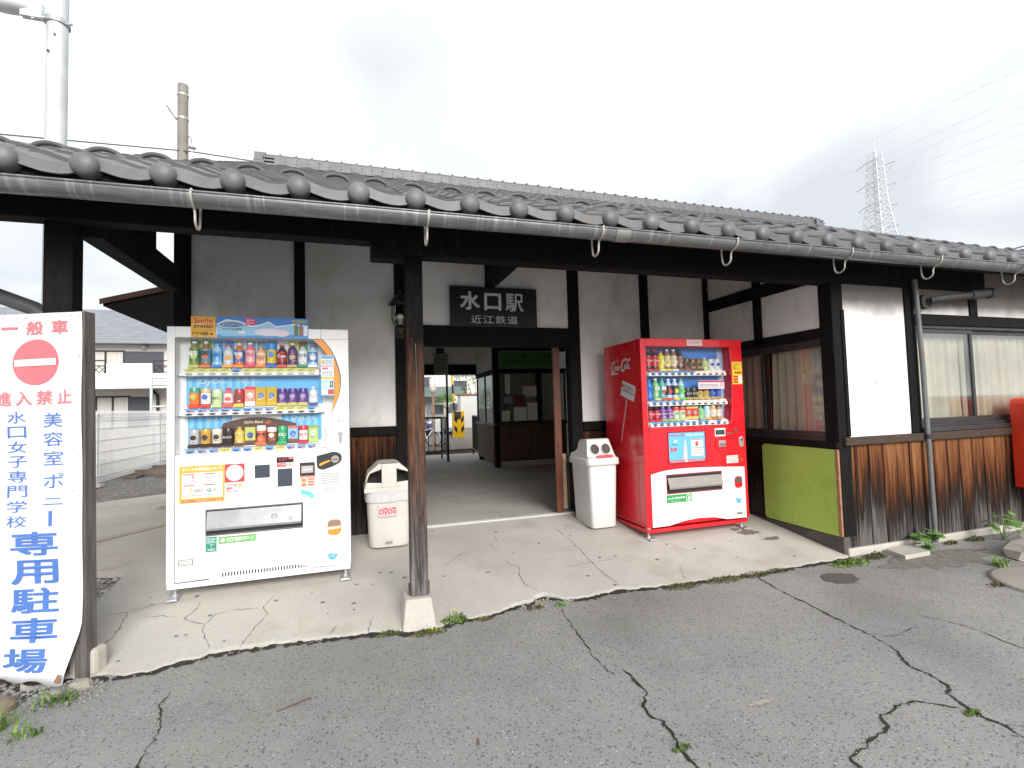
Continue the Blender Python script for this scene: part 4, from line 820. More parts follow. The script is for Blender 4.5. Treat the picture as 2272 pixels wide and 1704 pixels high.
lk = MB().poly_xz([(1.111+.024*cos(a), (1.000 if sin(a) > 0 else .948)+.026*sin(a)) for a in [2*pi*k/20 for k in range(20)]], -.004, 0, 0); lk.tube([(1.111,-.012,1.0),(1.111,-.003,1.0)], .015, 14, 1); lk.box(1.101,1.121,-.007,-.004,.935,.98,1); lk.build('lock', [GALV, mat('chrome',(.6,.6,.6),.2,.9,var=0)], V)
MB().tube([(1.103,-.004,1.091),(1.103,.0,1.091)], .009, 14).build('key_lock', MATS['chrome'], V)
# lower door furniture
sticker(V,'poster',.077,.473,.553,.817,(236,236,236),[('r',.077,.349,.566,.817,(232,182,70)),('r',.350,.473,.690,.817,(226,70,70)),('b','ポイントの交換先はいろいろ',.092,.335,.783,.806,(250,248,240)),('r',.092,.337,.598,.770,(240,240,238)),('r',.092,.337,.573,.587,(232,95,60)),('t','ポイントは商品券などと交換',.098,.33,.5755,.5845,(250,240,230)),
  ('c',.4115,.7545,.054,.056,(242,242,242)),('t','R',.152,.166,.728,.752,(190,40,60)),('t','POINT',.14,.178,.714,.723,(130,130,130)),('t','amazonギフト券',.228,.326,.728,.744,(150,150,150)),('t','nanaco',.163,.218,.638,.658,(120,120,120)),('p',[(.133,.665),(.158,.665),(.15,.655),(.153,.632),(.143,.632),(.146,.655)],(200,190,60)),('c',.255,.648,.0135,.0145,(90,180,140)),('b','P',.2505,.2605,.641,.656,(245,245,245)),('t','LINE',.275,.297,.650,.659,(130,130,130)),('t','POINT',.275,.305,.638,.647,(130,130,130)),
  ('r',.10,.165,.757,.7625,(226,80,80)),('r',.225,.29,.757,.7625,(226,80,80)),('r',.10,.165,.683,.6885,(226,80,80)),('r',.225,.29,.683,.6885,(226,80,80)),('l',.105,.325,.700,.710,1,(180,180,180)),('l',.105,.325,.612,.624,1,(180,180,180)),
  ('t','アプリは',.361,.425,.664,.682,(200,70,60)),('t','無料',.361,.40,.642,.659,(200,70,60)),('t','ダウンロード',.361,.455,.621,.638,(200,70,60)),('r',.436,.456,.652,.678,(235,180,70)),('c',.446,.664,.007,.008,(250,220,120))])
for a,b,c,d in ((.537,.634,.708,.799),(.684,.781,.637,.763)): MB().box(a,b,-.003,0,c,d).build('card_reader', mat('reader_slate',(.042,.052,.075),.4,var=.06), V, .003)
sticker(V,'amount_display',.678,.790,.806,.846,(40,36,40),[('c',.70,.828,.005,.007,(235,60,80)),('c',.722,.828,.005,.007,(235,60,80)),('c',.740,.834,.005,.007,(235,60,80)),('r',.757,.786,.830,.843,(235,70,50)),('t','販売中',.759,.784,.8315,.8415,(255,230,220))])
sticker(V,'sticker',.678,.790,.775,.803,(246,228,228),[('r',.678,.740,.777,.8025,(226,60,60)),('t','お札使用',.682,.735,.786,.797,(255,240,240)),('l',.745,.787,.778,.80,3,(210,90,90))])
bl = MB().box(.832,.932,-.012,0,.706,.798,0); bl.box(.842,.922,-.016,-.012,.724,.775,1); bl.box(.84,.924,-.014,-.012,.709,.722,0); bl.build('bill_slot', [CHAR, mat('bill_grey',(.42,.40,.38),.35,var=.05)], V, .003); sl2 = MB(); txt(sl2,'1000円',.852,.912,.742,.756,-.0168,0); sl2.build('lettering', ink(240,240,240), V)
sticker(V,'sticker',.832,.933,.617,.705,(246,214,200),[('r',.832,.933,.690,.705,(236,80,60)),('t','100円玉',.838,.925,.6925,.702,(255,240,235)),('r',.842,.872,.66,.682,(238,130,90)),('r',.842,.872,.628,.650,(238,130,90)),('r',.885,.928,.672,.682,(236,90,70)),('r',.885,.928,.652,.662,(236,90,70)),('r',.885,.928,.632,.642,(236,90,70))])
sticker(V,'sticker',.832,.933,.535,.614,(236,244,243),[('p',[(.836,.54)]+[(.836+.092*cos(pi/2-k*pi/16), .54+.062*sin(pi/2-k*pi/16)) for k in range(9)],(110,205,200)),('p',[(.842,.54)]+[(.842+.05*cos(pi/2-k*pi/16), .54+.030*sin(pi/2-k*pi/16)) for k in range(9)],(236,244,243)),('t','除菌',.85,.876,.548,.560,(90,180,175)),('l',.84,.925,.603,.612,1,(120,190,185))])
sticker(V,'sticker',.853,.893,.806,.832,(240,240,240),[('l',.858,.888,.81,.828,3,(170,170,170))])
cs = MB(); cpts = [(.946,.842),(.965,.846),(1.02,.858),(1.055,.866),(1.095,.858),(1.117,.835),(1.115,.80),(1.085,.775),(1.03,.752),(.985,.742),(.955,.755),(.947,.78)]
cs.poly_xz(list(reversed(smoothpts(cpts+[cpts[0]],3)[:-1])), -.010, 0, 0); cs.tube([(1.073,-.018,.812),(1.073,-.008,.812)], .027, 20, 1); cs.tube([(1.073,-.020,.812),(1.073,-.017,.812)], .020, 20, 2); cs.box(1.056,1.090,-.0215,-.0195,.809,.815,0)
cs.add([(x,-.0125,z) for x,z in [(.962,.773),(.972,.768),(.995,.780),(1.037,.798),(1.040,.806),(1.03,.808),(.99,.795),(.965,.785)]],[tuple(range(8))],3); cs.build('coin_slot', [CHAR, mat('brass_ring',(.45,.38,.26),.35,.6,var=0), MATS['chrome'], ink(240,170,50)], V, .002)
sticker(V,'note_label',.97,1.105,.575,.722,(226,226,227),[('l',.975,1.10,.63,.715,7,(150,150,150)),('l',.985,1.09,.58,.61,3,(160,160,160))])
# delivery slot with flap
ds = MB().box(.232,.851,-.004,.002,.505,.515,0); ds.box(.232,.851,-.004,.002,.333,.343,0); ds.box(.232,.240,-.004,.002,.343,.505,0); ds.box(.843,.851,-.004,.002,.343,.505,0); dso = ds.build('delivery_slot', mat('slot_frame',(.12,.125,.135),.35,.3,var=.1), V, .002)
box('slot_recess', DARKREC, dso, .240,.843,-.002,-.001,.343,.505)
fp = MB(); fp.add([(.243,-.006,.500),(.840,-.006,.500),(.840,-.030,.388),(.243,-.030,.388),(.840,-.022,.372),(.243,-.022,.372)],[(3,2,1,0),(5,4,2,3)]); fp.build('flap', mat('smoked_flap',(.33,.345,.36),.22,.25,.06,4), dso)
fk = MB()
for x in (.31,.77): fk.tube([(x,-.030,.412),(x,-.022,.412)], .014, 14)
fk.build('flap_stud', GALV, dso); fm = MB(); fm.disc(.664,.435,.026,.024,-.0225,24,0); fm.disc(.664,.435,.022,.020,-.0228,24,1); txt(fm,'@',.652,.676,.424,.446,-.0232,0); fm.add([(.600,-.0228,.43),(.632,-.0222,.455),(.634,-.0222,.447),(.612,-.0232,.428)],[(3,2,1,0)],0); fm.build('flap_print', [ink(225,225,228), MATS['smoked_flap']], dso)
cr = MB(); cp_ = [(1.062+.048*math.copysign(abs(cos(a))**.6,cos(a)), .315+.057*math.copysign(abs(sin(a))**.6,sin(a))) for a in [2*pi*k/24 for k in range(24)]]
cr.poly_xz(cp_, -.003, .001, 0); cr.add([(x,-.0045,z) for x,z in [(1.02,.325),(1.104,.325),(1.104,.355),(1.09,.366),(1.034,.366),(1.02,.355)]],[tuple(range(6))],1); cr.add([(x,-.0045,z) for x,z in [(1.02,.30),(1.104,.305),(1.104,.322),(1.02,.318)]],[tuple(range(4))],2); cr.build('coin_return', [ink(228,150,60), ink(150,125,115), ink(245,222,205)], V)
sticker(V,'sticker',.233,.300,.226,.327,(60,150,130),[('b','Green',.240,.293,.305,.321,(225,240,235)),('b','Power',.240,.293,.291,.304,(225,240,235)),('r',.233,.300,.286,.288,(225,240,235)),('b','WIND',.243,.291,.234,.246,(225,240,235)),('p',[(.2655,.246),(.2685,.246),(.2675,.272),(.2665,.272)],(225,240,235)),('p',[(.2665,.272),(.268,.275),(.287,.278),(.27,.270)],(225,240,235)),('p',[(.267,.273),(.2655,.277),(.255,.284),(.264,.272)],(225,240,235))])
sticker(V,'sticker',.312,.543,.273,.321,(160,150,90),[('r',.312,.543,.280,.313,(95,200,110)),('b','HYBRID',.362,.50,.290,.311,(245,250,245)),('t','HEAT PUMP',.366,.452,.281,.289,(245,250,245)),('c',.338,.297,.015,.013,(235,245,235)),('t','LED',.508,.532,.285,.308,(225,240,225))])
mb_ = MB().disc(1.048,.112,.032,.032,-.001,24,0); mb_.add([(1.018,-.0014,.118),(1.035,-.0014,.132),(1.055,-.0014,.120),(1.075,-.0014,.126),(1.060,-.0014,.14),(1.036,-.0014,.142)],[tuple(range(6))],1); txt(mb_,'CO₂',1.028,1.066,.098,.116,-.0016,1); mb_.build('sticker', [ink(85,175,230), ink(225,240,250)], V)
sticker(V,'plate',.072,.159,.151,.192,(140,138,140),[('r',.079,.152,.157,.187,(236,236,236)),('l',.083,.148,.159,.185,3,(150,150,150))]); sticker(V,'note_label',.771,.853,.276,.322,(228,228,228),[('l',.776,.848,.28,.318,4,(170,170,170))])

# ------------------------------------------------------------------ red vending machine
RX, RY, RZ = 2.480, .705, -.041
R = thing('vending_machine', 'red and white drinks vending machine right of the doorway', 'vending machine', (RX,RY,RZ))
Wr, Hr = 1.135, 1.765
box('cabinet', VRED, R, 0,Wr,.11,.70,.045,Hr-.004, .008)
d = MB(); d.box(-.003,.052,0,.108,.045,Hr); d.box(.052,Wr,.0,.108,1.690,Hr)
rarc = curve_pts([(.992,1.690),(.998,1.60),(1.0,1.45),(.998,1.30),(.99,1.12),(.975,1.0),(.962,.942)], 3)
d.poly_xz(list(rarc)+[(Wr,.9402),(Wr,1.6898)], 0, .108)
d.poly_xz([(.052,.045),(.23,.046),(.39,.076),(.55,.086),(.726,.078),(.875,.046),(Wr,.042),(Wr,.940),(.052,.940)], 0, .108)
d.build('door', VRED, R, .005); MB().box(.0505,.0535,-.0008,0,.05,1.69).build('door_seam', mat('seam_red',(.2,.005,.01),.5,var=0), R)
wt = [(.056,.520)] + [(x,z) for x,z in smoothpts([(.056,.520),(.174,.543),(.30,.553),(.45,.556),(.70,.550),(1.100,.530)],4)][1:]
wm = MB(); wl = [(.056,.047),(.23,.048),(.39,.078),(.55,.088),(.726,.080),(.875,.048),(1.100,.045)]
wm.add([(x,-.0012,z) for x,z in wl+list(reversed(wt))],[tuple(range(len(wl)+len(wt)))]); wm.build('white_front', VWHITE, R)
box('base_rail', VRED, R, -.003,Wr-.025,-.006,.69,.0,.032, .004); box('grille', VRED, R, .25,.9,.02,.06,.048,.085)
MB().tube([(.028,.03,.033),(.028,.03,.045)], .024, 12).build('hinge', GALV, R); vfeet(R, Wr-.02, .0, zs(.74)-RZ)
rd_ = box('display', mat('display_blue',(.035,.16,.50),.5,0,.35,3), R, .055,1.05,.105,.107,.941,1.689)
sp = MB().quad((.93,.1035,.945),(1.0,.1035,.945),(1.0,.1035,1.689),(.93,.1035,1.689),0); sp.box(.055,.068,.02,.105,.942,1.689,0); sp.build('side_panel', ink(165,185,215), rd_)
RS = [(1.468,1.418,1.446,1.462), (1.1975,1.138,1.168,1.185), (1.0015,.944,.974,.993)]
rrows = [
 [('bottle',(60,30,30),(205,30,45),(200,30,40),(200,35,50),.205,'Coca',W_,None),('bottle',(60,30,30),(205,30,45),(200,30,40),(200,35,50),.205,'Coca',W_,None),('bottle',(225,205,70),(235,215,80),(220,50,50),(235,225,110),.19,None,W_,1),('bottle',(160,120,85),(225,215,185),W_,(225,200,60),.205,None,W_,1),('bottle',(160,120,85),(225,215,185),W_,(225,220,200),.205,None,W_,1),('bottle',(60,45,45),(150,110,95),(40,40,45),(120,90,80),.2,None,W_,None),('can',(90,55,40),(120,75,45),(40,40,90),(150,90,60),.12,None,W_,1),('can',(120,85,50),(150,110,60),(50,45,45),(90,60,40),.115,None,W_,1),('can',(120,85,50),(150,110,60),(50,45,45),(90,60,40),.115,None,W_,1),('bottle',(190,205,130),(205,215,150),W_,(190,205,130),.125,None,W_,1),('can',(210,215,225),(225,228,235),(60,80,160),(220,220,230),.115,None,W_,1),('can',(210,215,225),(225,228,235),(60,80,160),(220,220,230),.115,None,W_,1)],
 [('bottle',(50,130,215),(40,110,210),(60,120,200),(40,80,170),.19,None,W_,None),('bottle',(120,190,130),(130,195,120),W_,(195,205,150),.2,'綠茶',W_,None),('bottle',(90,180,175),(60,170,170),(50,150,140),(190,90,50),.205,'爽',W_,1),('bottle',(190,215,235),(50,50,75),W_,(215,60,70),.195,None,W_,1),('bottle',(190,215,235),(50,50,75),W_,(205,210,60),.195,None,W_,1),('bottle',(185,215,225),(120,200,150),(90,190,80),(100,200,80),.195,None,W_,1),('can',(45,42,42),(60,50,40),(40,40,40),(180,160,80),.105,'BLACK',(220,220,220),None),('can',(50,46,46),(55,50,45),(40,40,40),(170,150,80),.105,'BLACK',(220,220,220),None),('can',(160,45,40),(205,175,90),(180,150,90),(205,175,90),.1,None,W_,1),('can',(160,120,60),(205,175,90),(180,150,90),(205,175,90),.1,None,W_,1),('can',(40,80,180),(50,90,190),(90,120,190),(190,160,70),.1,None,W_,1),('can',(40,80,180),(50,90,190),(90,120,190),(190,160,70),.1,None,W_,1)],
 [('bottle',(80,30,40),(215,40,55),(205,40,55),(205,40,55),.135,'Coca',W_,None),('bottle',(80,30,40),(215,40,55),(205,40,55),(205,40,55),.135,'Coca',W_,None),('bottle',(150,100,180),(130,70,160),W_,(140,190,80),.135,'FANTA',W_,None),('bottle',(150,100,180),(130,70,160),W_,(140,190,80),.135,'FANTA',W_,None),('can',(215,60,70),(225,225,215),(120,190,90),(190,210,130),.125,None,W_,1),('can',(215,60,70),(225,225,215),(120,190,90),(190,210,130),.125,None,W_,1),('pack',(215,60,60),(235,200,120),(225,190,100),(160,160,150),.125,None,W_,1),('pack',(215,60,60),(235,200,120),(225,190,100),(160,160,150),.125,None,W_,1),('bottle',(130,190,140),(150,200,140),(120,180,120),(150,200,150),.13,None,W_,1),('can',(170,215,235),(200,230,240),W_,(240,170,90),.125,None,W_,1),('can',(215,160,100),(235,215,190),W_,(180,120,70),.13,None,W_,1),('bottle',(190,150,120),(235,225,210),(180,150,130),(200,160,130),.125,None,W_,None)]]
rpr = ['c c c c c c c 120 130 140 120 120', 'c c c c c 100 100 100 100 100 100 100', 'c c c c c c c c c 110 c 150']
for r, (zb, rz0, rz1, zp) in enumerate(RS):
    shf = MB().box(.092,.962,.022,.06,rz0,rz1); shf.box(.056,.092,.06,.10,rz0+.003,rz1-.003); shf.box(.092,.97,.06,.104,rz0,zb-.004)
    so_ = shf.build('shelf', SHW, rd_, .004)
    for k in range(12):
        place(drink_mesh(*rrows[r][k]), so_, .116+k*.0698, .068, zb, 'drink'); inst(BTN, 'button', so_, (.14+k*.0705, .0215, (rz0+rz1)/2))
        t = rpr[r].split()[k]; inst(price('cold') if t == 'c' else price('o', t), 'price_tag', so_, (.14+k*.0705, .0225, rz1-.004))
MB().quad((.054,.012,.942),(.97,.012,.942),(.995,.012,1.689),(.054,.012,1.689)).build('glass', VGLASS, R)
sticker(R,'label',.505,.675,1.702,1.758,(222,215,215),[('l',.52,.66,1.712,1.75,3,(210,110,110))])
sticker(R,'sticker',.62,.92,1.29,1.37,(225,222,228),[('r',.62,.92,1.352,1.368,(200,60,70)),('l',.63,.85,1.30,1.34,3,(120,110,120)),('r',.865,.91,1.305,1.345,(220,180,180))], y=.009)
sticker(R,'poster',1.012,1.128,1.330,1.548,(240,205,50),[('t','Coke ON',1.035,1.105,1.522,1.535,(60,40,20)),('r',1.02,1.12,1.514,1.516,(90,70,20)),('b','スタンプ',1.022,1.105,1.470,1.494,(200,40,40)),('b','1本',1.035,1.062,1.432,1.456,(60,40,20)),('b','無料!',1.064,1.122,1.432,1.456,(200,40,40)),('r',1.022,1.075,1.396,1.414,(205,50,50)),('r',1.022,1.075,1.370,1.388,(205,50,50)),('r',1.022,1.075,1.344,1.362,(205,50,50)),('r',1.082,1.122,1.342,1.414,(240,235,225)),('t','貯めよう',1.022,1.07,1.498,1.509,(80,50,20))])
sticker(R,'poster_panel',.256,.656,.610,.888,(110,190,235),[('r',.256,.656,.610,.636,(205,70,80)),('b','ソナルグッズが',.262,.43,.850,.874,(205,60,110)),('b','1万名に当たる!',.44,.64,.852,.874,(245,250,255)),('p',[(.41,.637),(.455,.637),(.452,.74),(.445,.80),(.436,.828),(.428,.80),(.418,.74)],(225,205,200)),('r',.50,.635,.745,.82,(240,232,232)),('r',.50,.635,.665,.735,(240,238,238)),('r',.505,.63,.812,.818,(205,60,70)),('r',.548,.578,.755,.80,(205,70,80)),('l',.585,.63,.752,.80,4,(160,140,140)),('l',.505,.63,.672,.728,4,(205,130,130)),('c',.33,.81,.018,.012,(240,245,250)),('c',.325,.735,.018,.018,(225,80,90)),('p',[(.276,.75),(.30,.75),(.294,.71),(.282,.71)],(220,70,80)),('p',[(.28,.77),(.30,.785),(.33,.785),(.36,.768),(.33,.778),(.30,.778)],(60,120,180)),('l',.265,.645,.614,.632,2,(240,200,205)),('c',.44,.624,.012,.011,(245,235,235))])
pf = MB().box(.248,.664,-.006,0,.889,.897); pf.box(.248,.664,-.006,0,.601,.609); pf.box(.248,.255,-.006,0,.609,.889); pf.box(.657,.664,-.006,0,.609,.889); pf.build('poster_frame', mat('frame_red',(.30,.008,.016),.35,var=0), R)
sticker(R,'amount_display',.772,.895,.834,.912,(238,225,225),[('r',.782,.885,.850,.895,(28,34,30)),('t','発売中',.795,.87,.856,.888,(70,130,80))], y=-.004)
co = MB(); co.tube([(.94,-.010,.862),(.94,0,.862)], .048, 24, 0); co.tube([(1.013,-.012,.884),(1.013,0,.884)], .032, 20, 0); co.tube([(1.013,-.014,.884),(1.013,-.01,.884)], .017, 16, 1); co.box(.91,.975,-.0135,-.0095,.850,.864,1); co.tube([(.845,-.008,.762),(.845,0,.762)], .072, 28, 0); co.box(.808,.886,-.012,-.006,.735,.795,2); co.box(.815,.879,-.016,-.011,.742,.77,1); co.build('coin_slot', [VRED, MATS['chrome'], mat('bill_silver',(.45,.43,.42),.35,.4,var=.1)], R, .002)
lk = MB().poly_xz([(1.077+.025*cos(a), (.798 if sin(a) > 0 else .748)+.025*sin(a)) for a in [2*pi*k/20 for k in range(20)]], -.004, 0, 0); lk.tube([(1.077,-.012,.795),(1.077,-.003,.795)], .014, 14, 1); lk.build('lock', [GALV, MATS['chrome']], R)
sticker(R,'note_label',.897,1.032,.573,.645,(236,228,228),[('l',.905,1.025,.578,.64,5,(190,140,140))]); MB().tube([(1.068,-.006,.60),(1.068,0,.60)], .011, 12).build('key_lock', MATS['chrome'], R)
ds = MB().box(.214,.832,-.004,.001,.500,.510); ds.box(.214,.832,-.004,.001,.330,.339); ds.box(.214,.222,-.004,.001,.339,.500); ds.box(.824,.832,-.004,.001,.339,.500); dso = ds.build('delivery_slot', mat('slot_frame_red',(.35,.03,.035),.4,var=.1), R, .002)
box('slot_recess', DARKREC, dso, .222,.824,-.0025,-.0015,.339,.500); fp = MB(); fp.add([(.226,-.006,.478),(.820,-.006,.478),(.820,-.034,.392),(.226,-.034,.392),(.82,-.028,.376),(.226,-.028,.376)],[(3,2,1,0),(5,4,2,3)]); fp.build('flap', mat('smoked_flap2',(.30,.27,.25),.3,.1,.12,4), dso)
fm = MB(); fm.disc(.632,.432,.026,.022,-.0225,24,0); fm.disc(.632,.432,.022,.018,-.0228,24,1); txt(fm,'@',.620,.644,.422,.442,-.0232,0); fm.build('flap_print', [ink(215,205,200), MATS['smoked_flap2']], dso)
sticker(R,'sticker',.211,.484,.251,.323,(50,160,85),[('b','ecoる',.222,.285,.282,.302,(240,250,240)),('b','自動販売機',.295,.405,.284,.303,(225,240,225)),('c',.448,.287,.031,.031,(238,246,238)),('c',.448,.287,.025,.025,(60,165,95)),('p',[(.438,.27),(.458,.27),(.460,.292),(.450,.306),(.442,.292)],(238,246,238)),('l',.25,.36,.262,.270,1,(200,230,205))], y=-.002)
cr = MB(); cp_ = [(1.022+.046*math.copysign(abs(cos(a))**.6,cos(a)), .388+.056*math.copysign(abs(sin(a))**.6,sin(a))) for a in [2*pi*k/24 for k in range(24)]]
cr.poly_xz(cp_, -.004, 0, 0); cr.add([(x,-.0055,z) for x,z in [(.985,.385),(1.058,.385),(1.058,.425),(1.045,.436),(.998,.436),(.985,.425)]],[tuple(range(6))],1); cr.build('coin_return', [VRED, mat('return_dark',(.12,.09,.085),.35,var=.1)], R)
mb_ = MB().disc(1.015,.219,.032,.034,-.0018,24,0); mb_.add([(.985,-.0024,.225),(1.002,-.0024,.24),(1.022,-.0024,.228),(1.042,-.0024,.234),(1.027,-.0024,.248),(1.003,-.0024,.25)],[tuple(range(6))],1); txt(mb_,'CO₂',.995,1.033,.205,.223,-.0026,1); mb_.build('sticker', [ink(85,165,220), ink(225,240,250)], R)
sticker(R,'plate',.986,1.046,.134,.158,(222,222,222),[('l',.99,1.04,.137,.155,2,(150,150,150))], y=-.002); sticker(R,'plate',.981,1.054,.079,.101,(150,150,150),[('l',.986,1.049,.082,.098,2,(80,80,80))], y=-.002)
# script lettering and placard on the left side: built facing -Y, then turned to face -X
sd_ = MB(); x_, z_ = 0, 0
def scr(pts, wd): stroke(sd_, smoothpts(pts,4), wd*1.7, 0, 0)
scr([(.075,.085),(.055,.095),(.03,.075),(.015,.04),(.02,.01),(.04,.0),(.07,.015)], .011)           # C
scr([(.02,.0),(.0,-.012),(.02,-.02),(.06,-.012),(.10,-.018),(.13,-.012)], .007)                     # flourish below
scr([(.085,.02),(.072,.035),(.08,.05),(.094,.045),(.096,.028),(.085,.02)], .008)                    # o
scr([(.128,.046),(.115,.052),(.104,.036),(.11,.02),(.128,.022)], .008)                              # c
scr([(.160,.048),(.145,.05),(.136,.034),(.144,.02),(.158,.032),(.164,.05),(.160,.025),(.172,.020)], .008)  # a
scr([(.178,.042),(.196,.046)], .007)                                                                # hyphen
scr([(.262,.098),(.245,.108),(.218,.085),(.204,.048),(.210,.014),(.232,.006),(.258,.022)], .011)    # C
scr([(.262,.098),(.285,.118),(.310,.104),(.345,.10),(.362,.118)], .008)                             # flourish above
scr([(.268,.024),(.256,.038),(.263,.053),(.277,.048),(.279,.032),(.268,.024)], .008)                # o
scr([(.292,.03),(.306,.075),(.315,.092),(.308,.06),(.296,.035),(.306,.022)], .007)                  # l
scr([(.344,.052),(.328,.054),(.318,.038),(.326,.024),(.342,.036),(.348,.054),(.344,.030),(.358,.026)], .008) # a
txt(sd_,'ecoる',.075,.15,.102,.120,0,0,.01)
sd_.v = [(-.0015, .572-.02-x*1.02, 1.488+z*1.02-.02*x) for x, y, z in sd_.v]; sd_.build('script_lettering', ink(240,236,236), R)
pl = MB(); pc = [(.332,1.395),(.094,1.324),(.144,1.184),(.382,1.257)]
pl.add([(-.0015,y,z) for y,z in pc],[(0,1,2,3)],0)
for k, s_ in enumerate(('温暖化が進むと','氷が溶けちゃうよ!')):
    vs_, fs_, _ = glyphs(s_, .02); a = Vector((-.0022,.352-.012*k,1.338-.045*k)); ex = Vector((0,-.200,-.060)); ez = Vector((0,-.008,.034)); pl.add([tuple(a+ex*u_+ez*v_) for u_, v_ in vs_], fs_, 1)
pl.add([(-.0012,.275,1.218),(-.0012,.262,1.213),(-.0012,.392,.80),(-.0012,.402,.80)],[(0,1,2,3)],0); pl.build('side_placard_print', [ink(232,230,230), ink(150,50,50)], R)
# ------------------------------------------------------------------ station name sign
SG = thing('station_name_sign', 'black station name board with white characters above the doorway', 'sign', (.89,YW-.045,1.935))
sgn = box('board', SIGNBLACK, SG, 0,.905,0,.03,0,.402, .004)
q5 = MB()
def sgx(u0,u1,v0,v1): pass
for ch, a, b, c, d_ in (('水',.098,.300,.165,.352),('口',.345,.522,.165,.340),('駅',.567,.758,.160,.345)): txt(q5, ch, a,b,c,d_, -.0015, 0, .034 if ch != '駅' else .018)
for k, ch in enumerate('近江鉄道'): txt(q5, ch, .205+k*.126,.315+k*.126,.032,.115, -.0015, 0, .012)
q5.build('lettering', SIGNWHITE, SG)
# ------------------------------------------------------------------ wall lantern
LT = thing('wall_lantern', 'old bulkhead lantern with clear glass on the door post', 'lantern', (.405,1.45,1.83))
LM = mat('lantern_metal',(.045,.045,.043),.45,.4,.25,12)
MB().lathe([(.0,.435),(.010,.425),(.016,.405),(.008,.385),(.018,.378),(.030,.372),(.055,.355),(.085,.315),(.092,.300),(.108,.288),(.112,.280),(.105,.278),(.09,.285)],20).build('cap', LM, LT)
MB().lathe([(.068,.282),(.070,.20),(.070,.13),(.062,.10),(.045,.085),(.0,.08)],20).build('glass_bowl', m_glass('lantern_glass',(.80,.80,.72),.14), LT)
MB().sphere((0,0,.17),.029,.029,.031,12,8).build('bulb', mat('bulb_white',(.75,.75,.72),.4,var=0), LT); MB().tube([(0,0,.14),(0,0,.09)],.018,10).build('socket', IVORY, LT)
gd = MB()
for a in (.4, pi*.5+.4, pi+.4, 1.5*pi+.4):
    gd.tube([(.085*cos(a),.085*sin(a),.29),(.085*cos(a),.085*sin(a),.14),(.075*cos(a),.075*sin(a),.10),(.045*cos(a),.045*sin(a),.07),(0,0,.062)],.0055,6)
gd.build('guard', LM, LT); ar = MB(); ar.tube([(0,0,.065),(0,.0,.03),(0,.04,.0),(0,.11,.03)],.014,8); ar.lathe([(.0,.0),(.03,.03),(.05,.062),(.02,.07)],12); ar.box(-.04,.04,.098,.108,-.02,.16); ar.build('bracket', LM, LT)
# ------------------------------------------------------------------ litter bins
def superpts(a, b, n=28, e=.45, cx=0, cy=0): return [(cx+a*math.copysign(abs(cos(2*pi*k/n))**e, cos(2*pi*k/n)), cy+b*math.copysign(abs(sin(2*pi*k/n))**e, sin(2*pi*k/n))) for k in range(n)]
def loft(mb, rings, mi=0, smooth=True, cap0=True, cap1=True):
    n = len(rings[0]); vs = [p for r in rings for p in r]
    mb.add(vs, [(i*n+k, i*n+(k+1) % n, (i+1)*n+(k+1) % n, (i+1)*n+k) for i in range(len(rings)-1) for k in range(n)], mi, smooth)
    if cap0: mb.add(rings[0], [tuple(range(n-1,-1,-1))], mi)
    if cap1: mb.add(rings[-1], [tuple(range(n))], mi)
    return mb
zb = zs(1.3)+.004
L1 = thing('trash_bin', 'ivory plastic litter bin with bag liner behind the wooden post', 'bin', (.262,1.32,zb))
body = MB(); loft(body, [[(x,y,z) for x,y in superpts(a,b_)] for z,a,b_ in ((0,.165,.15),(.012,.172,.157),(.2,.178,.162),(.44,.188,.172))]); body.build('body', IVORY, L1)
ln = MB(); random.seed(4)
rr = []
for z,a in ((.385,.196),(.40,.20),(.43,.199),(.455,.203),(.475,.204)):
    rr.append([(x*(1+random.uniform(-.012,.012)),y*(1+random.uniform(-.012,.012)),z+random.uniform(-.008,.006)) for x,y in superpts(a,a-.015)])
loft(ln, rr, cap0=False, cap1=False); ln.build('bag_liner', mat('bag_plastic',(.62,.62,.62),.35,var=.08,scale=30), L1)
lid = MB(); out_ = [(-.205,.47),(-.20,.50),(-.185,.585),(-.175,.62),(-.09,.70),(-.06,.708),(.06,.708),(.09,.70),(.175,.62),(.185,.585),(.20,.50),(.205,.47)]
lid.box(-.205,.205,-.185,.185,.468,.505)
for s in (-1,1):
    lid.poly_xz([(s*.062,.505),(s*.198,.505),(s*.190,.555),(s*.062,.545)] if s > 0 else [(s*.198,.505),(s*.062,.505),(s*.062,.545),(s*.190,.555)], -.182, -.165)
    q = [(s*.062,.66),(s*.155,.628),(s*.172,.60),(s*.187,.555),(s*.196,.555),(s*.185,.60),(s*.172,.632),(s*.085,.705),(s*.062,.705)]
    lid.poly_xz(q if s < 0 else list(reversed(q)), -.170, -.155)
lid.poly_xz([(-.062,.505),(.062,.505),(.062,.705),(-.062,.705)], -.180, -.163)
top = out_[3:9]
for (xa,za),(xb,zb_) in zip(out_[1:], out_[2:-1]):
    lid.add([(xa,-.16,za),(xb,-.16,zb_),(xb,.18,zb_),(xa,.18,za)],[(0,1,2,3)])
lid.poly_xz([(x,z) for x,z in reversed(out_[1:-1])], .165, .18)
lid.build('lid', IVORY, L1, .006); box('dark_inside', DARKREC, L1, -.15,.15,-.02,.0,.51,.62)
bt = MB(); txt(bt,'DyDo',-.085,.055,.272,.322,-.1815,0,.03)
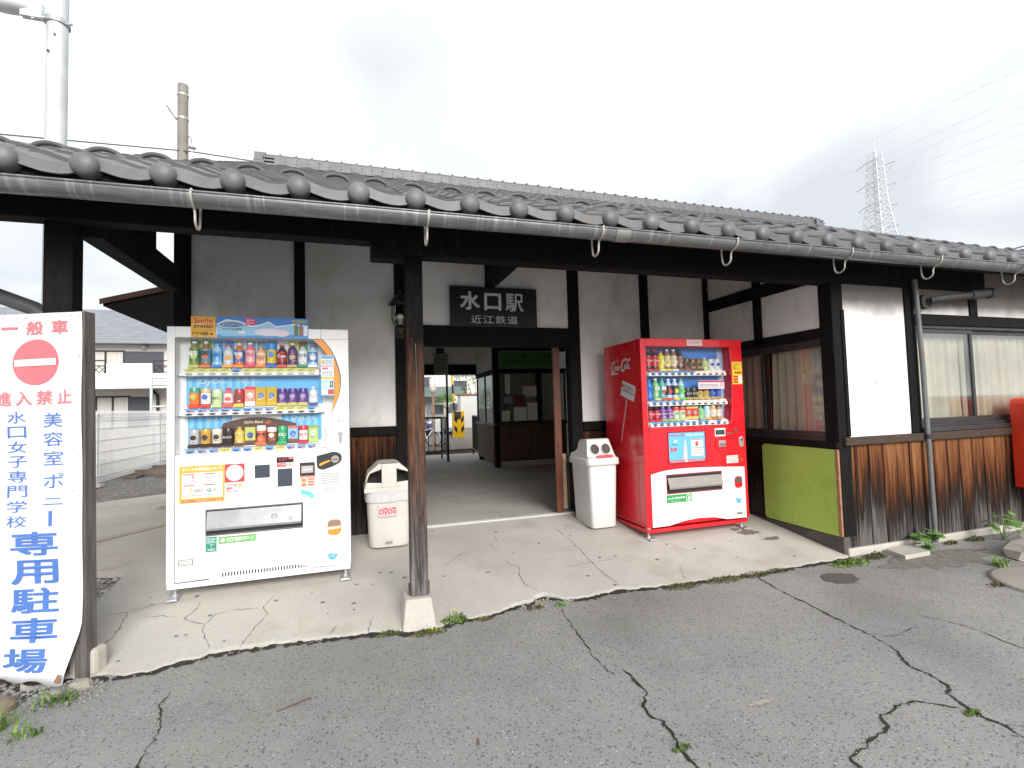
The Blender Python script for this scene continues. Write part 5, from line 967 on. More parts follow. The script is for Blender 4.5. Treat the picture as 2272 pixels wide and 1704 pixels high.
bt.add([(-.075,-.1816,.330),(-.02,-.1816,.318),(-.02,-.1816,.334)],[(0,1,2)],0); bt.add([(-.005,-.1816,.330),(.05,-.1816,.318),(.05,-.1816,.334)],[(0,1,2)],0); bt.quad((-.092,-.181,.262),(.062,-.181,.262),(.062,-.181,.340),(-.092,-.181,.340),1); bt.quad((-.04,-.172,.03),(.02,-.172,.03),(.02,-.172,.052),(-.04,-.172,.052),2); bt.build('logo_print', [ink(205,40,75), ink(240,205,205), ink(150,150,150)], L1)
zb2 = zs(1.2)
L2 = thing('trash_bin', 'grey white litter bin with two round holes beside the red machine', 'bin', (2.105,1.05,zb2+.003))
bw, bd = .272, .40; bm = MB()
loft(bm, [[(-.0+bw/2+x, bd/2+y, z) for x,y in superpts(a,b_,28,.22)] for z,a,b_ in ((0,bw/2-.012,bd/2-.012),(.012,bw/2-.004,bd/2-.004),(.3,bw/2+.006,bd/2+.004),(.60,bw/2+.016,bd/2+.012))], 0, True); bm.build('body', IVORY2, L2)
rm = MB(); loft(rm, [[(bw/2+x, bd/2+y, z) for x,y in superpts(a,b_,28,.22)] for z,a,b_ in ((.595,bw/2+.036,bd/2+.03),(.60,bw/2+.040,bd/2+.034),(.655,bw/2+.036,bd/2+.03),(.66,bw/2+.028,bd/2+.022))]); rm.build('rim', IVORY2, L2)
hd = MB(); pf_ = [(-.005,.66),(.035,.68),(.075,.80),(.095,.832),(.13,.838),(.24,.83),(.28,.80),(.32,.72),(.40,.685),(.42,.66)]
x0_, x1_ = -.012, bw+.012
for (ya,za),(yb_,zb_) in zip(pf_, pf_[1:]): hd.add([(x0_+.03*(za > .7),ya,za),(x1_-.03*(za > .7),ya,za),(x1_-.03*(zb_ > .7),yb_,zb_),(x0_+.03*(zb_ > .7),yb_,zb_)],[(0,1,2,3)])
for xs_ in (x0_, x1_):
    s = 1 if xs_ < .1 else -1; hd.add([(xs_+s*.03*(z > .7),y,z) for y,z in pf_],[tuple(range(len(pf_)))])
hdo = hd.build('hood', IVORY2, L2, .010)
ho = MB(); nrm = Vector((0,-.12,.04)).normalized(); u3 = Vector((0,.04,.12)).normalized()
for cx in (.078,.196):
    c3 = Vector((cx,.050,.742)) + nrm*.003
    ho.add([tuple(c3+nrm*.001+Vector((1,0,0))*.047*cos(2*pi*k/20)+u3*.050*sin(2*pi*k/20)) for k in range(20)],[tuple(range(20))],0); ho.tube([tuple(c3+Vector((1,0,0))*.049*cos(2*pi*k/20)+u3*.052*sin(2*pi*k/20)) for k in range(20)],.004,6,1,closed=True)
    ho.add([tuple(c3+nrm*.0016+Vector((1,0,0))*(.047*cos(2*pi*k/20)*.9+.008)+u3*(.050*sin(2*pi*k/20)*.9-.006)) for k in range(20)],[tuple(range(20))],2)
ho.build('hole', [DARKREC, IVORY2, mat('hole_inside',(.07,.06,.05),.8,var=.3)], L2)
ls = MB(); ls.quad((.075,-.012,.668),(.235,-.012,.668),(.235,.015,.6795),(.075,.015,.6795),0); ls.quad((.075,-.0155,.662),(.235,-.0155,.662),(.235,-.006,.690),(.075,-.006,.690),0); ls.build('sticker', ink(200,45,60), L2)
# ------------------------------------------------------------------ parking sign at the left
SGX, SGY = -1.335, -.04
PS = thing('parking_sign', 'tall white parking sign with red no entry mark and blue characters', 'sign', (SGX+.033*cos(YAW),SGY-.033*sin(YAW),ZA), -YAW)
PS.rotation_euler = (0,-.017,-YAW)
z0 = -ZA
bd_ = MB(); n = 24; pts = []
# sheet with a torn, curling lower right corner
nx, nz = 14, 40; grid = []
def shx(s, z): return s
rows_ = []
for j in range(nz+1):
    row = []
    for i in range(nx+1):
        s = -.54+ (.485)*i/nx; zf = j/nz; z = -.205+1.907*zf
        smax = -.055
        if z < .06: smax = -.055-.055*min(1,(.06-z)/.22)
        s = min(s, smax) if i == nx else -.54+(smax+.54)*i/nx
        curl = -.05*max(0,(.10-z)/.3)**1.5*max(0,(s+.45)/.4) - .012*max(0,(.25-z)/.45)
        wob = .003*sin(z*9)+.002*sin(s*25+z*6)
        row.append((s, curl+wob-.004, z+z0 + (.02*(1-i/nx) if j == 0 else 0) + .012*sin(i*.9)*(j == 0)))
    rows_.append(row)
m_ = nx+1; vs = [p for r in rows_ for p in r]
bd_.add(vs, [(j*m_+i, j*m_+i+1, (j+1)*m_+i+1, (j+1)*m_+i) for j in range(nz) for i in range(nx)], 0, True)
SW = mat('sign_sheet',(.72,.73,.745),.4,0,.05,3); bo = bd_.build('board', SW, PS); sdm = bo.modifiers.new('thick','SOLIDIFY'); sdm.thickness = .002
RED_ = ink(225,130,138); BLU_ = ink(84,126,202)
def wy(s, z): return -.050*max(0,(.10-z)/.3)**1.5*max(0,(s+.45)/.4) - .012*max(0,(.25-z)/.45) + .003*sin(z*9)+.002*sin(s*25+z*6) - .008
def sgl(ch, a, b, c, d_, m, off=.02):
    mb = MB(); txt(mb, ch, a,b,c,d_, 0, 0, off); mb.v = [(x, wy(x,z), z+z0) for x,y,z in mb.v]; return mb.build('lettering', m, bo)
for ch, a, b, c, d_ in (('一',-.478,-.392,1.620,1.634),('般',-.349,-.258,1.588,1.662),('車',-.213,-.124,1.587,1.663),('進',-.500,-.420,1.214,1.291),('入',-.397,-.312,1.214,1.289),('禁',-.289,-.205,1.214,1.291),('止',-.178,-.100,1.217,1.291)): sgl(ch,a,b,c,d_,RED_,.025)
cm = MB().disc(-.295,1.442,.122,.122,0,40,0); cm.v = [(x, wy(x,z)+.001, z+z0) for x,y,z in cm.v]; cm.quad((-.404,wy(-.3,1.44)-.006,1.421+z0),(-.185,wy(-.3,1.44)-.006,1.423+z0),(-.185,wy(-.3,1.44)-.006,1.459+z0),(-.404,wy(-.3,1.44)-.006,1.457+z0),1); cm.build('no_entry_mark', [ink(226,118,128), SW], bo)
for k, ch in enumerate('水口女子専門学校'): sgl(ch,-.445,-.342,1.122-k*.0775,1.172-k*.0775+.012,BLU_,.012)
for k, (ch, c, d_) in enumerate((('美',1.093,1.172),('容',.995,1.070),('室',.895,.970),('ポ',.775,.855),('ニ',.690,.725),('｜',.580,.660))): sgl(ch,-.255+(.03 if ch == '｜' else 0),-.152-(.055 if ch == '｜' else 0),c,d_,BLU_,.012)
for ch, c, d_ in (('専',.430,.556),('用',.284,.412),('駐',.137,.267),('車',-.008,.116)): sgl(ch,-.424,-.174,c,d_,BLU_,.029)
sgl('場',-.455,-.21,-.150,-.034,BLU_,.029)
SPOST = mat('grey_timber',(.10,.088,.085),.85,0,.4,4,(10,10,.8),.5,12)
MB().box(-.105,-.046,.004,.075,-.005,1.925).build('post', SPOST, PS, .004); MB().box(-.56,-.50,.004,.09,-.005,1.9).build('post', SPOST, PS, .004)
nl = MB()
for k in range(17): nl.tube([(-.066,-.007,1.895-k*.105),(-.066,-.004,1.895-k*.105)],.003,6)
for k in range(4): nl.tube([(-.11-k*.12,-.007,1.90),(-.11-k*.12,-.004,1.90)],.003,6)
nl.build('nails', mat('nail',(.25,.2,.18),.6,var=0), bo, kind='stuff')
MB().add([(-.14,-.075,.035),(-.105,-.085,.03),(-.10,-.08,.075),(-.125,-.07,.07)],[(0,1,2,3)]).build('rust_spot', mat('rust_light',(.35,.17,.09),.8,var=.3), bo)
MB().box(-.17,-.02,.03,.12,-.0,.14).build('post_footing', BASEC, PS, .02)
# ------------------------------------------------------------------ green board on the wing wall
gb = MB().poly_yz([(.035,-.058),(.80,-.052),(.828,-.03),(.828,.66),(.80,.688),(.03,.684)], XR-.024, XR-.004); go = gb.build('green_board', GREENB, None, .003); tag(go,'lime green painted plywood board fixed under the porch window','board')
MB().box(XR-.0242,XR-.004,.004,.034,-.055,.684).build('raw_edge', PEEL, go)
# ------------------------------------------------------------------ curtains
def curtain(axis, a0, a1, z0_, z1_, dpos, label, amp=.02, per=.11, seed=1):
    r = random.Random(seed); n = int((a1-a0)/.012); mb = MB(); vs = []
    ph = 0
    for i in range(n+1):
        a = a0+(a1-a0)*i/n; ph += .012/per*2*pi*r.uniform(.55,1.45)
        for z, k in ((z0_,1.15),(z0_+(z1_-z0_)*.5,.9),(z1_,.6)):
            off = dpos+amp*k*sin(ph)+amp*.4*sin(ph*2.3+z*3); vs.append((a+.006*sin(ph*1.7+z),off,z) if axis == 'x' else (off,a+.006*sin(ph*1.7+z),z))
    mb.add(vs, [(i*3+j,(i+1)*3+j,(i+1)*3+j+1,i*3+j+1) for i in range(n) for j in range(2)], 0, True); o = mb.build('curtain', CURTAIN); tag(o, label, 'curtain', 'beige curtains'); return o
curtain('y',.10,.79,.80,1.66,XR+.13,'beige curtain in the porch side window, right of the sash bar',seed=2); curtain('y',.83,1.50,.80,1.66,XR+.13,'beige curtain in the porch side window, next to the red machine',seed=3)
curtain('x',4.99,5.75,.86,1.78,.13,'beige curtain behind the front window pane by the downpipe',seed=5); curtain('x',5.79,7.15,.86,1.78,.13,'beige curtain behind the front window pane by the red post box',seed=6)
# ------------------------------------------------------------------ post box
MBX = thing('post_box', 'bright red post box at the right edge in front of the plank wall', 'post box', (6.19,-.42,ZA))
pm = MB(); pm.poly_xz([(0,.42),(.42,.42),(.42,1.24),(.40,1.285),(.36,1.30),(.06,1.30),(.02,1.285),(0,1.24)], 0, .40); PRED = mat('post_red',(.62,.035,.012),.4,0,.06,4,coat=.2); pm.build('box', PRED, MBX, .012)
box('door_panel', PRED, MBX, .05,.38,-.008,-.001,.50,1.08, .004); box('mail_slot', BLACK, MBX, .06,.36,-.006,-.002,1.13,1.18); box('stand', PRED, MBX, .14,.28,.12,.28,0,.42, .006); box('stand_base', BASEC, MBX, .08,.34,.06,.34,.0,.05, .01); MB().tube([(.065,-.015,.80),(.065,-.005,.80)],.02,12).build('lock', MATS['chrome'], MBX)
# ------------------------------------------------------------------ street lamp pole, concrete pole, wires
LP = thing('lamp_pole', 'tall galvanised lamp pole rising behind the left end of the roof', 'pole', (-2.69,2.45,-.25))
MB().tube([(0,0,0),(0,0,5.6)],.082,20).build('pole', mat('galv_pole',(.62,.64,.65),.45,.35,.12,3,(3,3,1)), LP)
cl = MB(); cl.tube([(0,0,5.16),(0,0,5.21)],.098,20); cl.tube([(.09,-.02,5.18),(.13,-.03,5.18)],.012,6); cl.tube([(-.06,-.07,5.18),(-.16,-.08,5.14)],.015,6); cl.build('clamp_band', GALV, LP)
lh = MB(); lh.sphere((-.36,-.06,5.25),.22,.10,.07,16,8); lh.box(-.24,-.08,-.10,-.04,5.15,5.30); lh.build('lamp_head', mat('lamp_white',(.7,.72,.74),.35,var=.04), LP)
ph_ = MB().tube([(.02,-.0875,5.02),(.02,-.092,5.02)],.011,8); ph_.tube([(-.03,-.083,4.85),(-.03,-.089,4.85)],.011,8); ph_.build('bolt_hole', BLACK, LP)
UP = thing('utility_pole', 'grey concrete utility pole with cut top behind the roof', 'pole', (-3.845,10.0,-.25))
pu = MB(); pu.tube([(0,0,0),(0,0,9.28)],[.13,.112],18); pu.tube([(0,0,9.1),(0,0,9.28)],.1121,18); pu.build('pole', m_concrete('pole_concrete',(.20,.185,.165),(.30,.28,.25),(.15,.11,.09),.6), UP)
bn = MB(); bn.tube([(0,0,9.0),(0,0,9.04)],.122,18); bn.tube([(0,0,8.42),(0,0,8.46)],.124,18); bn.tube([(-.18,-.05,9.0),(.2,-.05,9.0)],.008,5); bn.tube([(-.16,-.06,8.44),(.18,-.06,8.44)],.008,5); bn.build('steel_band', GALV, UP)
am = MB(); am.tube([(-.10,-.08,8.36),(-.26,-.25,8.6)],.016,5); am.tube([(.10,-.02,8.05),(.2,-.1,7.95),(.22,-.1,7.80)],.014,6); am.build('bracket', mat('rusty_steel',(.30,.22,.18),.7,.2,.3,9), UP)
ins = MB().lathe([(.0,7.68),(.02,7.70),(.085,7.715),(.09,7.73),(.05,7.75),(.035,7.80),(.0,7.82)],14,c=(.22,-.1)); ins.tube([(.22,-.1,7.60),(.22,-.1,7.70)],.018,6); ins.build('insulator', mat('porcelain',(.65,.66,.66),.3,var=.03), UP)
def wire(pts, r, label, m=None, sag=0, grp=None):
    P = []
    for (a, b) in zip(pts, pts[1:]):
        for k in range(12):
            t = k/12; p = Vector(a).lerp(Vector(b), t); p.z -= sag*4*t*(1-t); P.append(p)
    P.append(Vector(pts[-1])); o = MB().tube(P, r, 5).build('overhead_wire', m or mat('wire_grey',(.10,.11,.11),.6,var=0)); tag(o, label, 'wire', grp); return o
wire([(-14,10,7.15),(-3.63,9.9,7.38),(8,10.2,6.95)], .017, 'dark overhead wire held by the concrete pole insulator')
# ------------------------------------------------------------------ transmission tower
TX, TY = 93.6, 62.0
T = thing('transmission_tower', 'tall pale steel lattice transmission tower on the skyline at right', 'tower', (TX,TY,-.3))
TS = mat('tower_steel',(.70,.72,.74),.6,.1,.05,.3)
def half(z): return 5.2-(5.2-1.15)*min(1,z/38) if z < 38 else 1.15-.35*(z-38)/9
tb = MB()
for sx in (-1,1):
    for sy in (-1,1): tb.tube([(sx*half(z), sy*half(z), z) for z in (0,10,20,30,38,47)], [.20,.18,.16,.15,.14,.12], 6)
tb.build('leg', TS, T); br = MB(); levels = [0]
while levels[-1] < 46.5: levels.append(levels[-1]+max(1.3, half(levels[-1])*.95))
for za, zb_ in zip(levels, levels[1:]):
    a, b_ = half(za), half(min(47,zb_)); zb_ = min(47, zb_)
    for (p, q) in (((-1,-1),(1,-1)),((1,-1),(1,1)),((1,1),(-1,1)),((-1,1),(-1,-1))):
        br.tube([(p[0]*a,p[1]*a,za),(q[0]*b_,q[1]*b_,zb_)],.05,4); br.tube([(q[0]*a,q[1]*a,za),(p[0]*b_,p[1]*b_,zb_)],.05,4); br.tube([(p[0]*b_,p[1]*b_,zb_),(q[0]*b_,q[1]*b_,zb_)],.05,4)
br.build('bracing', TS, T)
TD = Vector((.02,-1,0)); TN = Vector((1,.02,0))      # line direction and arm direction
for z in (45,41,37,33):
    arm = MB()
    for s in (-1,1):
        e = TN*s*2.1; arm.tube([tuple(TN*s*.8+Vector((0,0,z-.5))), tuple(e+Vector((0,0,z)))],.07,5); arm.tube([tuple(TN*s*.8+Vector((0,0,z+.6))), tuple(e+Vector((0,0,z)))],.06,5)
    ao = arm.build('cross_arm', TS, T)
    for s in (-1,1):
        e = TN*s*2.1+Vector((0,0,z))
        im = MB()
        for d2 in (-1,1):
            im.tube([tuple(e), tuple(e+TD*d2*2.2+Vector((0,0,-.25+.25*d2)))],.08,6); im.tube([tuple(e+TD*d2*2.2+Vector((0,0,-.25+.25*d2))),tuple(e+TD*d2*1.1+Vector((0,0,-1.2))),tuple(e+Vector((0,0,-1.4)))],.03,4)
        im.build('insulator', mat('glass_insulator',(.62,.70,.72),.4,var=.05), ao)
MB().tube([(0,0,46.5),(0,0,50.0)],.09,6).build('peak', TS, T)
wm_ = mat('cable_pale',(.85,.87,.9),.6,var=0)
for k, z in enumerate((50.0,45,41,37,33)):
    for s in ((0,) if k == 0 else (-1,1)):
        e = Vector((TX,TY,-.3))+TN*s*2.1+Vector((0,0,z)); a = e+TD*(2.2 if s else 0); b_ = e+TD*150+Vector((0,0,4)); c = e-TD*(2.2 if s else 0); d2 = e-TD*150+Vector((0,0,-2))
        nm = ('topmost','second','third','fourth','lowest')[k]
        wire([tuple(a),tuple(b_)],.018,'pale %s cable%s running right from the steel tower' % (nm, '' if not s else ', near side' if s < 0 else ', far side'),wm_,3.0); wire([tuple(c),tuple(d2)],.016,'pale %s cable%s running left from the steel tower' % (nm, '' if not s else ', near side' if s < 0 else ', far side'),wm_,7.0)
wire([(9.9,2.0,3.38),(12.5,2.0,4.03)], .014, 'short dark service wire above the roof at the right edge')
# ------------------------------------------------------------------ weeds
def clump(x, y, z, r, n, h, label, mats_, seed, cat='plant', size=.010, flowers=0):
    rr = random.Random(seed); mb = MB()
    for k in range(n):
        a = rr.uniform(0,2*pi); d2 = r*sqrt(rr.random()); cx, cy = x+d2*cos(a)*1.6, y+d2*sin(a)*.6; cz = z+h*(1-d2/r*.8)*rr.uniform(.2,1)
        s = size*rr.uniform(.6,1.3); t = Vector((rr.uniform(-1,1),rr.uniform(-1,1),rr.uniform(-.4,.6))).normalized(); u_ = t.orthogonal().normalized(); w_ = t.cross(u_); c = Vector((cx,cy,cz))
        mb.add([tuple(c-u_*s),tuple(c+w_*s*.6),tuple(c+u_*s),tuple(c-w_*s*.6)],[(0,1,2,3)], 0 if rr.random() < .75 else 1)
    for k in range(n//12): a = rr.uniform(0,2*pi); mb.tube([(x,y,z),(x+r*.8*cos(a)*1.4,y+r*.4*sin(a),z+h*rr.uniform(.2,.8))],.0015,4,1)
    for k in range(flowers): mb.sphere((x+rr.uniform(-.5,.5)*r,y-rr.uniform(0,.4)*r,z+h*1.05),.007,.007,.005,8,5,2)
    o = mb.build('weed_clump', list(mats_)+[ink(240,210,40)]); tag(o, label, cat, 'weeds along the slab edge'); return o
WM = (MOSSM, REDLEAF); WG = (GRASSM, MOSSM)
clump(.575,-.06,ZA,.055,190,.085,'green yellow flowered weed tuft right of the post footing',WG,1,flowers=1)
clump(.40,-.15,ZA,.07,170,.035,'reddish green creeping weed in front of the post footing',WM,2,flowers=1); clump(.175,-.08,ZA,.05,120,.03,'small reddish weed left of the post footing',WM,3)
clump(.75,-.085,ZA,.045,90,.02,'thin creeping weed between footing tuft and broken slab edge',WM,4); clump(1.30,-.06,ZA,.03,60,.03,'tiny bright weed in the broken slab edge',(LEAFM,GRASSM),5); clump(1.12,-.04,ZA,.05,80,.015,'flat moss strip beside the broken slab edge',WM,6)
for k,(x,r,n) in enumerate(((2.25,.10,240),(2.62,.11,300),(2.90,.10,280),(3.13,.07,170))): clump(x,-.075,ZA,r,n,.028,('moss strip in the joint, leftmost before the red machine','moss strip in the joint below the red machine centre','moss strip in the joint below the red machine right foot','short moss strip in the joint, rightmost before the wall')[k],WM,10+k,size=.008)
clump(3.80,-.16,ZA,.12,420,.055,'bright green creeping weed at the wall corner',WG,20); clump(4.13,-.12,ZA,.08,230,.06,'low weed tuft against the plank wall near the corner',WM,21); clump(5.1,-.09,ZA,.05,120,.05,'small weed at the foot of the planks beside the downpipe',WM,22); clump(5.42,-.10,ZA,.07,180,.06,'low weed tuft against the planks before the post box',WM,23)
clump(1.19,-1.50,ZA,.025,36,.03,'pale grass tuft growing in the near asphalt crack',WG,24); clump(2.46,-1.735,ZA,.03,40,.02,'tiny grass tuft at the asphalt crack junction',WG,25); clump(4.30,-.86,ZA,.07,90,.015,'brown dry moss beside the round concrete cover',(REDLEAF,MOSSM),26); clump(-2.6,5.2,-.2,.12,90,.05,'grass tuft on the lane edge below the white fence',WG,27)
def leafy(name, x, y, z, n, h, label, seed, ls=.05):
    rr = random.Random(seed); t = thing(name, label, 'plant', (x,y,z)); st_ = MB(); leaves = []
    for k in range(n):
        a = rr.uniform(0,2*pi); hh = h*rr.uniform(.25,1); tip = Vector((cos(a)*h*.5*rr.uniform(.3,1), sin(a)*h*.35*rr.uniform(.3,1), hh)); st_.tube([(0,0,0),(tip.x*.4,tip.y*.4,hh*.6),tuple(tip)],.0025,5)
        for q in range(rr.randint(2,3)):
            s = ls*rr.uniform(.6,1.15); d2 = Vector((cos(a+rr.uniform(-1.5,1.5)), sin(a+rr.uniform(-1.5,1.5)), rr.uniform(-.5,.35))).normalized(); up_ = Vector((rr.uniform(-.3,.3),rr.uniform(-.6,0),1)).normalized(); sd2 = d2.cross(up_).normalized(); nn_ = sd2.cross(d2)
            base = tip-Vector((0,0,rr.uniform(0,hh*.35)))
            out2 = []
            for f, wd_, dr in ((0,.0,0),(.25,.42,.03),(.55,.45,.02),(.8,.25,-.03),(1,0,-.10)): out2.append((f,wd_,dr))
            L_ = [base+d2*s*f+sd2*s*wd_+nn_*s*(dr+.10*wd_) for f,wd_,dr in out2]; R2 = [base+d2*s*f-sd2*s*wd_+nn_*s*(dr+.10*wd_) for f,wd_,dr in out2]; M2 = [base+d2*s*f+nn_*s*dr for f,wd_,dr in out2]
            mb = MB(); mb.add([tuple(p) for p in L_+M2+R2],[(i,5+i,6+i,1+i) for i in range(4)]+[(5+i,10+i,11+i,6+i) for i in range(4)],0,True); mb.build('leaf', LEAFM, t)
    st_.build('stem', GRASSM, t); return t
leafy('leafy_weed', 4.72,-.14,ZA,11,.21,'broad leaved green weed growing by the stone slab and downpipe',3,.085); leafy('leafy_weed', 5.62,-.20,ZA,9,.34,'tall broad leaved weed under the red post box',6,.095)
def blades(x, y, z, r, n, h, label, seed, w_=.006):
    rr = random.Random(seed); mb = MB()
    for k in range(n):
        a = rr.uniform(0,2*pi); p = Vector((x+rr.uniform(-r,r),y+rr.uniform(-r,r)*.6,z)); d2 = Vector((cos(a),sin(a),0)); s = Vector((-sin(a),cos(a),0)); hh = h*rr.uniform(.5,1.1); L_ = []
        for f in (0,.35,.7,1): L_.append((p+d2*hh*.9*f*f+Vector((0,0,hh*(f-.42*f*f))), w_*(1-f*.9)))
        mb.add([tuple(q-s*e/1) for q,e in L_]+[tuple(q+s*e/1) for q,e in L_],[(i,i+1,5+i,4+i) for i in range(3)],0,True)
    o = mb.build('grass_tuft', GRASSM); tag(o, label, 'grass', 'grass tufts'); return o
blades(-1.55,-.40,ZA,.08,50,.13,'green grass tuft at the foot of the parking sign',1); blades(-1.38,-.24,ZA,.08,40,.10,'thin grass among stones below the sign corner',2); blades(-1.36,-.50,ZA,.05,18,.10,'grass blades at the lower left edge of the road',3); blades(4.78,-.62,ZA,.06,40,.13,'grass tuft between the boulder and round concrete cover',4); blades(-1.70,-.33,ZA,.10,36,.11,'grass tuft beside the boulder under the sign',7)
blades(-1.72,1.72,-.21,.06,70,.09,'dry brown weed at the left rear corner of the porch slab',5,.004)
# ------------------------------------------------------------------ rocks
def rock(name, x, y, z, sx, sy, sz, label, seed, m=None, cat='rock'):
    mb = MB().sphere((0,0,0),1,1,1,14,9); v2 = []
    for a,b_,c in mb.v:
        p = Vector((a,b_,c)); d2 = 1+.22*mnoise.noise(p*1.3+Vector((seed*7.1,0,0)))+.10*mnoise.noise(p*3.1+Vector((0,seed*3.3,0))); q = p*d2
        q.z = max(-.35,min(.75,q.z)); v2.append((q.x*sx,q.y*sy,q.z*sz))
    mb.v = v2; mb.sm = [False]*len(mb.sm); o = mb.build(name, m or ROCKM, None, loc=(x,y,z)); tag(o, label, cat); return o
rock('boulder',5.42,-.60,ZA+.04,.36,.22,.16,'large pale boulder on the asphalt in front of the post box',1); rock('boulder',-1.66,-.23,ZA+.0,.14,.11,.075,'brownish boulder under the lower edge of the parking sign',2,m_concrete('brown_rock',(.16,.115,.085),(.27,.21,.165)))
rock('stone',-1.745,1.50,-.225,.075,.06,.055,'single pale stone lying beside the porch slab left edge',3); rock('stone',-1.42,-.18,ZA+.01,.045,.035,.03,'grey stone between grass and sign corner',4); rock('stone',-1.33,-.12,ZA+.01,.05,.04,.04,'tan stone touching the sign post foot',5)
sd3 = MB().poly_xy([(4.34,-.06),(4.29,-.25),(4.60,-.24),(4.68,-.03)],ZA-.01,ZA+.035); tag(sd3.build('stone_slab', BASEC, None, .006),'flat concrete block lying at the foot of the plank wall','slab')
dc = MB(); dc.lathe([(.0,.022),(.34,.022),(.362,.016),(.365,.0),(.365,-.03)],40); tag(dc.build('concrete_cover', m_concrete('cover_concrete',(.27,.25,.215),(.37,.345,.30)), None, loc=(4.64,-1.03,ZA)),'round concrete cover set in the asphalt at right','cover')
tw = MB().tube([(-.36,-.68,ZA+.004),(-.30,-.66,ZA+.006),(-.22,-.62,ZA+.004)],.0025,5); tag(tw.build('twig', mat('twig_brown',(.12,.06,.035),.8,var=.2)),'thin brown twig lying on the asphalt','twig')
lf = MB().add([(.44,-1.22,ZA+.003),(.455,-1.20,ZA+.008),(.458,-1.17,ZA+.004),(.447,-1.185,ZA+.006)],[(0,1,2,3)]); tag(lf.build('fallen_leaf', mat('dead_leaf',(.17,.10,.09),.8,var=.2)),'small dead leaf on the foreground asphalt','leaf')
# ------------------------------------------------------------------ things inside the waiting room
nt_ = thing('notice_sheet', 'printed notice sheet hanging above the platform exit', 'notice', (1.57,7.10,1.85)); box('sheet', mat('notice_paper',(.35,.35,.34),.7,var=.08), nt_, 0,.30,0,.006,0,.44); nm_ = MB()
rr = random.Random(3)
for k in range(13):
    x = .02
    while x < .27: e = min(.28, x+rr.uniform(.03,.12)); nm_.quad((x,-.001,.40-k*.03),(e,-.001,.40-k*.03),(e,-.001,.412-k*.03),(x,-.001,.412-k*.03)); x = e+.012
nm_.build('print', CHAR, nt_); box('clip', BLACK, nt_, .06,.22,-.01,.05,.44,.56)
gs_ = thing('ad_board', 'dark green advertising board above the ticket window', 'board', (2.60,5.66,1.87)); box('panel', mat('board_green',(.045,.16,.04),.45,var=.15), gs_, 0,1.12,0,.03,0,.31); fr_ = MB().box(-.012,1.132,-.003,.03,-.012,0); fr_.box(-.012,1.132,-.003,.03,.31,.322); fr_.box(-.012,0,-.003,.03,0,.31); fr_.box(1.12,1.132,-.003,.03,0,.31); fr_.build('frame', mat('frame_alu',(.35,.35,.34),.4,.4,var=.05), gs_)
gt_ = MB(); txt(gt_,'緑につつまれた',.42,1.05,.20,.27,-.002,0); txt(gt_,'水口霊苑公園',.05,.58,.08,.15,-.002,0); txt(gt_,'メモリアル',.68,1.08,.08,.16,-.002,0); gt_.build('lettering', ink(30,60,35), gs_)
# ------------------------------------------------------------------ railings on the platform side
def railing(name, label, segs):
    t = thing(name, label, 'railing', (0,0,0)); tp = MB(); bars = MB()
    for (xa,ya),(xb,yb_) in segs:
        tp.tube([(xa,ya,.93),(xb,yb_,.93)],.022,8); tp.tube([(xa,ya,.14),(xb,yb_,.14)],.016,6); n = max(2,int(sqrt((xb-xa)**2+(yb_-ya)**2)/.13))
        for k in range(n+1):
            f = k/n; MB().tube([(xa+(xb-xa)*f,ya+(yb_-ya)*f,0 if k in (0,n) else .14),(xa+(xb-xa)*f,ya+(yb_-ya)*f,.93)],.018 if k in (0,n) else .009,6).build('post' if k in (0,n) else 'bar', BLACK, t)
    tp.build('rail', BLACK, t)
railing('railing','black steel railing left of the platform exit',[((1.1,7.95),(1.84,7.95)),((1.84,7.95),(1.875,7.42))]); railing('railing','black steel railing beside the ticket office corner',[((2.60,7.42),(2.72,8.6))])
# ------------------------------------------------------------------ platform side: track, crossing gear
tr = thing('railway_track', 'railway track with steel rails behind the station', 'track', (0,10.6,-.27))
for y in (0,1.07): box('rail', mat('rail_steel',(.16,.13,.11),.45,.5,.2,6), tr, -40,60,y-.03,y+.03,.02,.16)
for k in range(30): box('sleeper', mat('sleeper_wood',(.10,.085,.07),.9,var=.3), tr, -5+k*.62,-4.78+k*.62,-.5,1.6,.0,.05)
bl2 = MB(); random.seed(9)
for k in range(700):
    x = random.uniform(.8,6.5); y = random.uniform(9.3,13.5); r = random.uniform(.02,.045); bl2.sphere((x,y,-.27+r*.3),r*1.2,r,r*.8,5,4)
tag(bl2.build('ballast', m_concrete('ballast_stone',(.25,.235,.21),(.45,.43,.39)), None, kind='stuff'),'pale ballast stones around the track','ballast')
YEL = mat('crossing_yellow',(.82,.46,.01),.4,0,.06,5)
cg = thing('crossing_gate', 'yellow crossing gate machine with black chevrons seen through the doorway', 'crossing gate', (2.90,12.0,-.27))
box('housing', YEL, cg, 0,.34,0,.3,.48,1.32, .015); box('foot', BASEC, cg, -.02,.36,-.02,.32,0,.48, .01); cv = MB()
for z in (.62,.92):
    cv.add([(.02,-.003,z+.10),(.11,-.003,z),(.11,-.003,z+.16),(.02,-.003,z+.26)],[(0,1,2,3)]); cv.add([(.32,-.003,z+.10),(.23,-.003,z),(.23,-.003,z+.16),(.32,-.003,z+.26)],[(0,1,2,3)])
cv.build('chevron', BLACK, cg); box('motor', CHAR, cg, .03,.22,-.10,-.002,1.10,1.30, .02)
for k in range(9): MB().tube([(.02-k*.016,-.05,1.30+k*.28),(.02-(k+1)*.016,-.05,1.30+(k+1)*.28)],.032,8).build('barrier_arm', YEL if k % 2 else BLACK, cg)
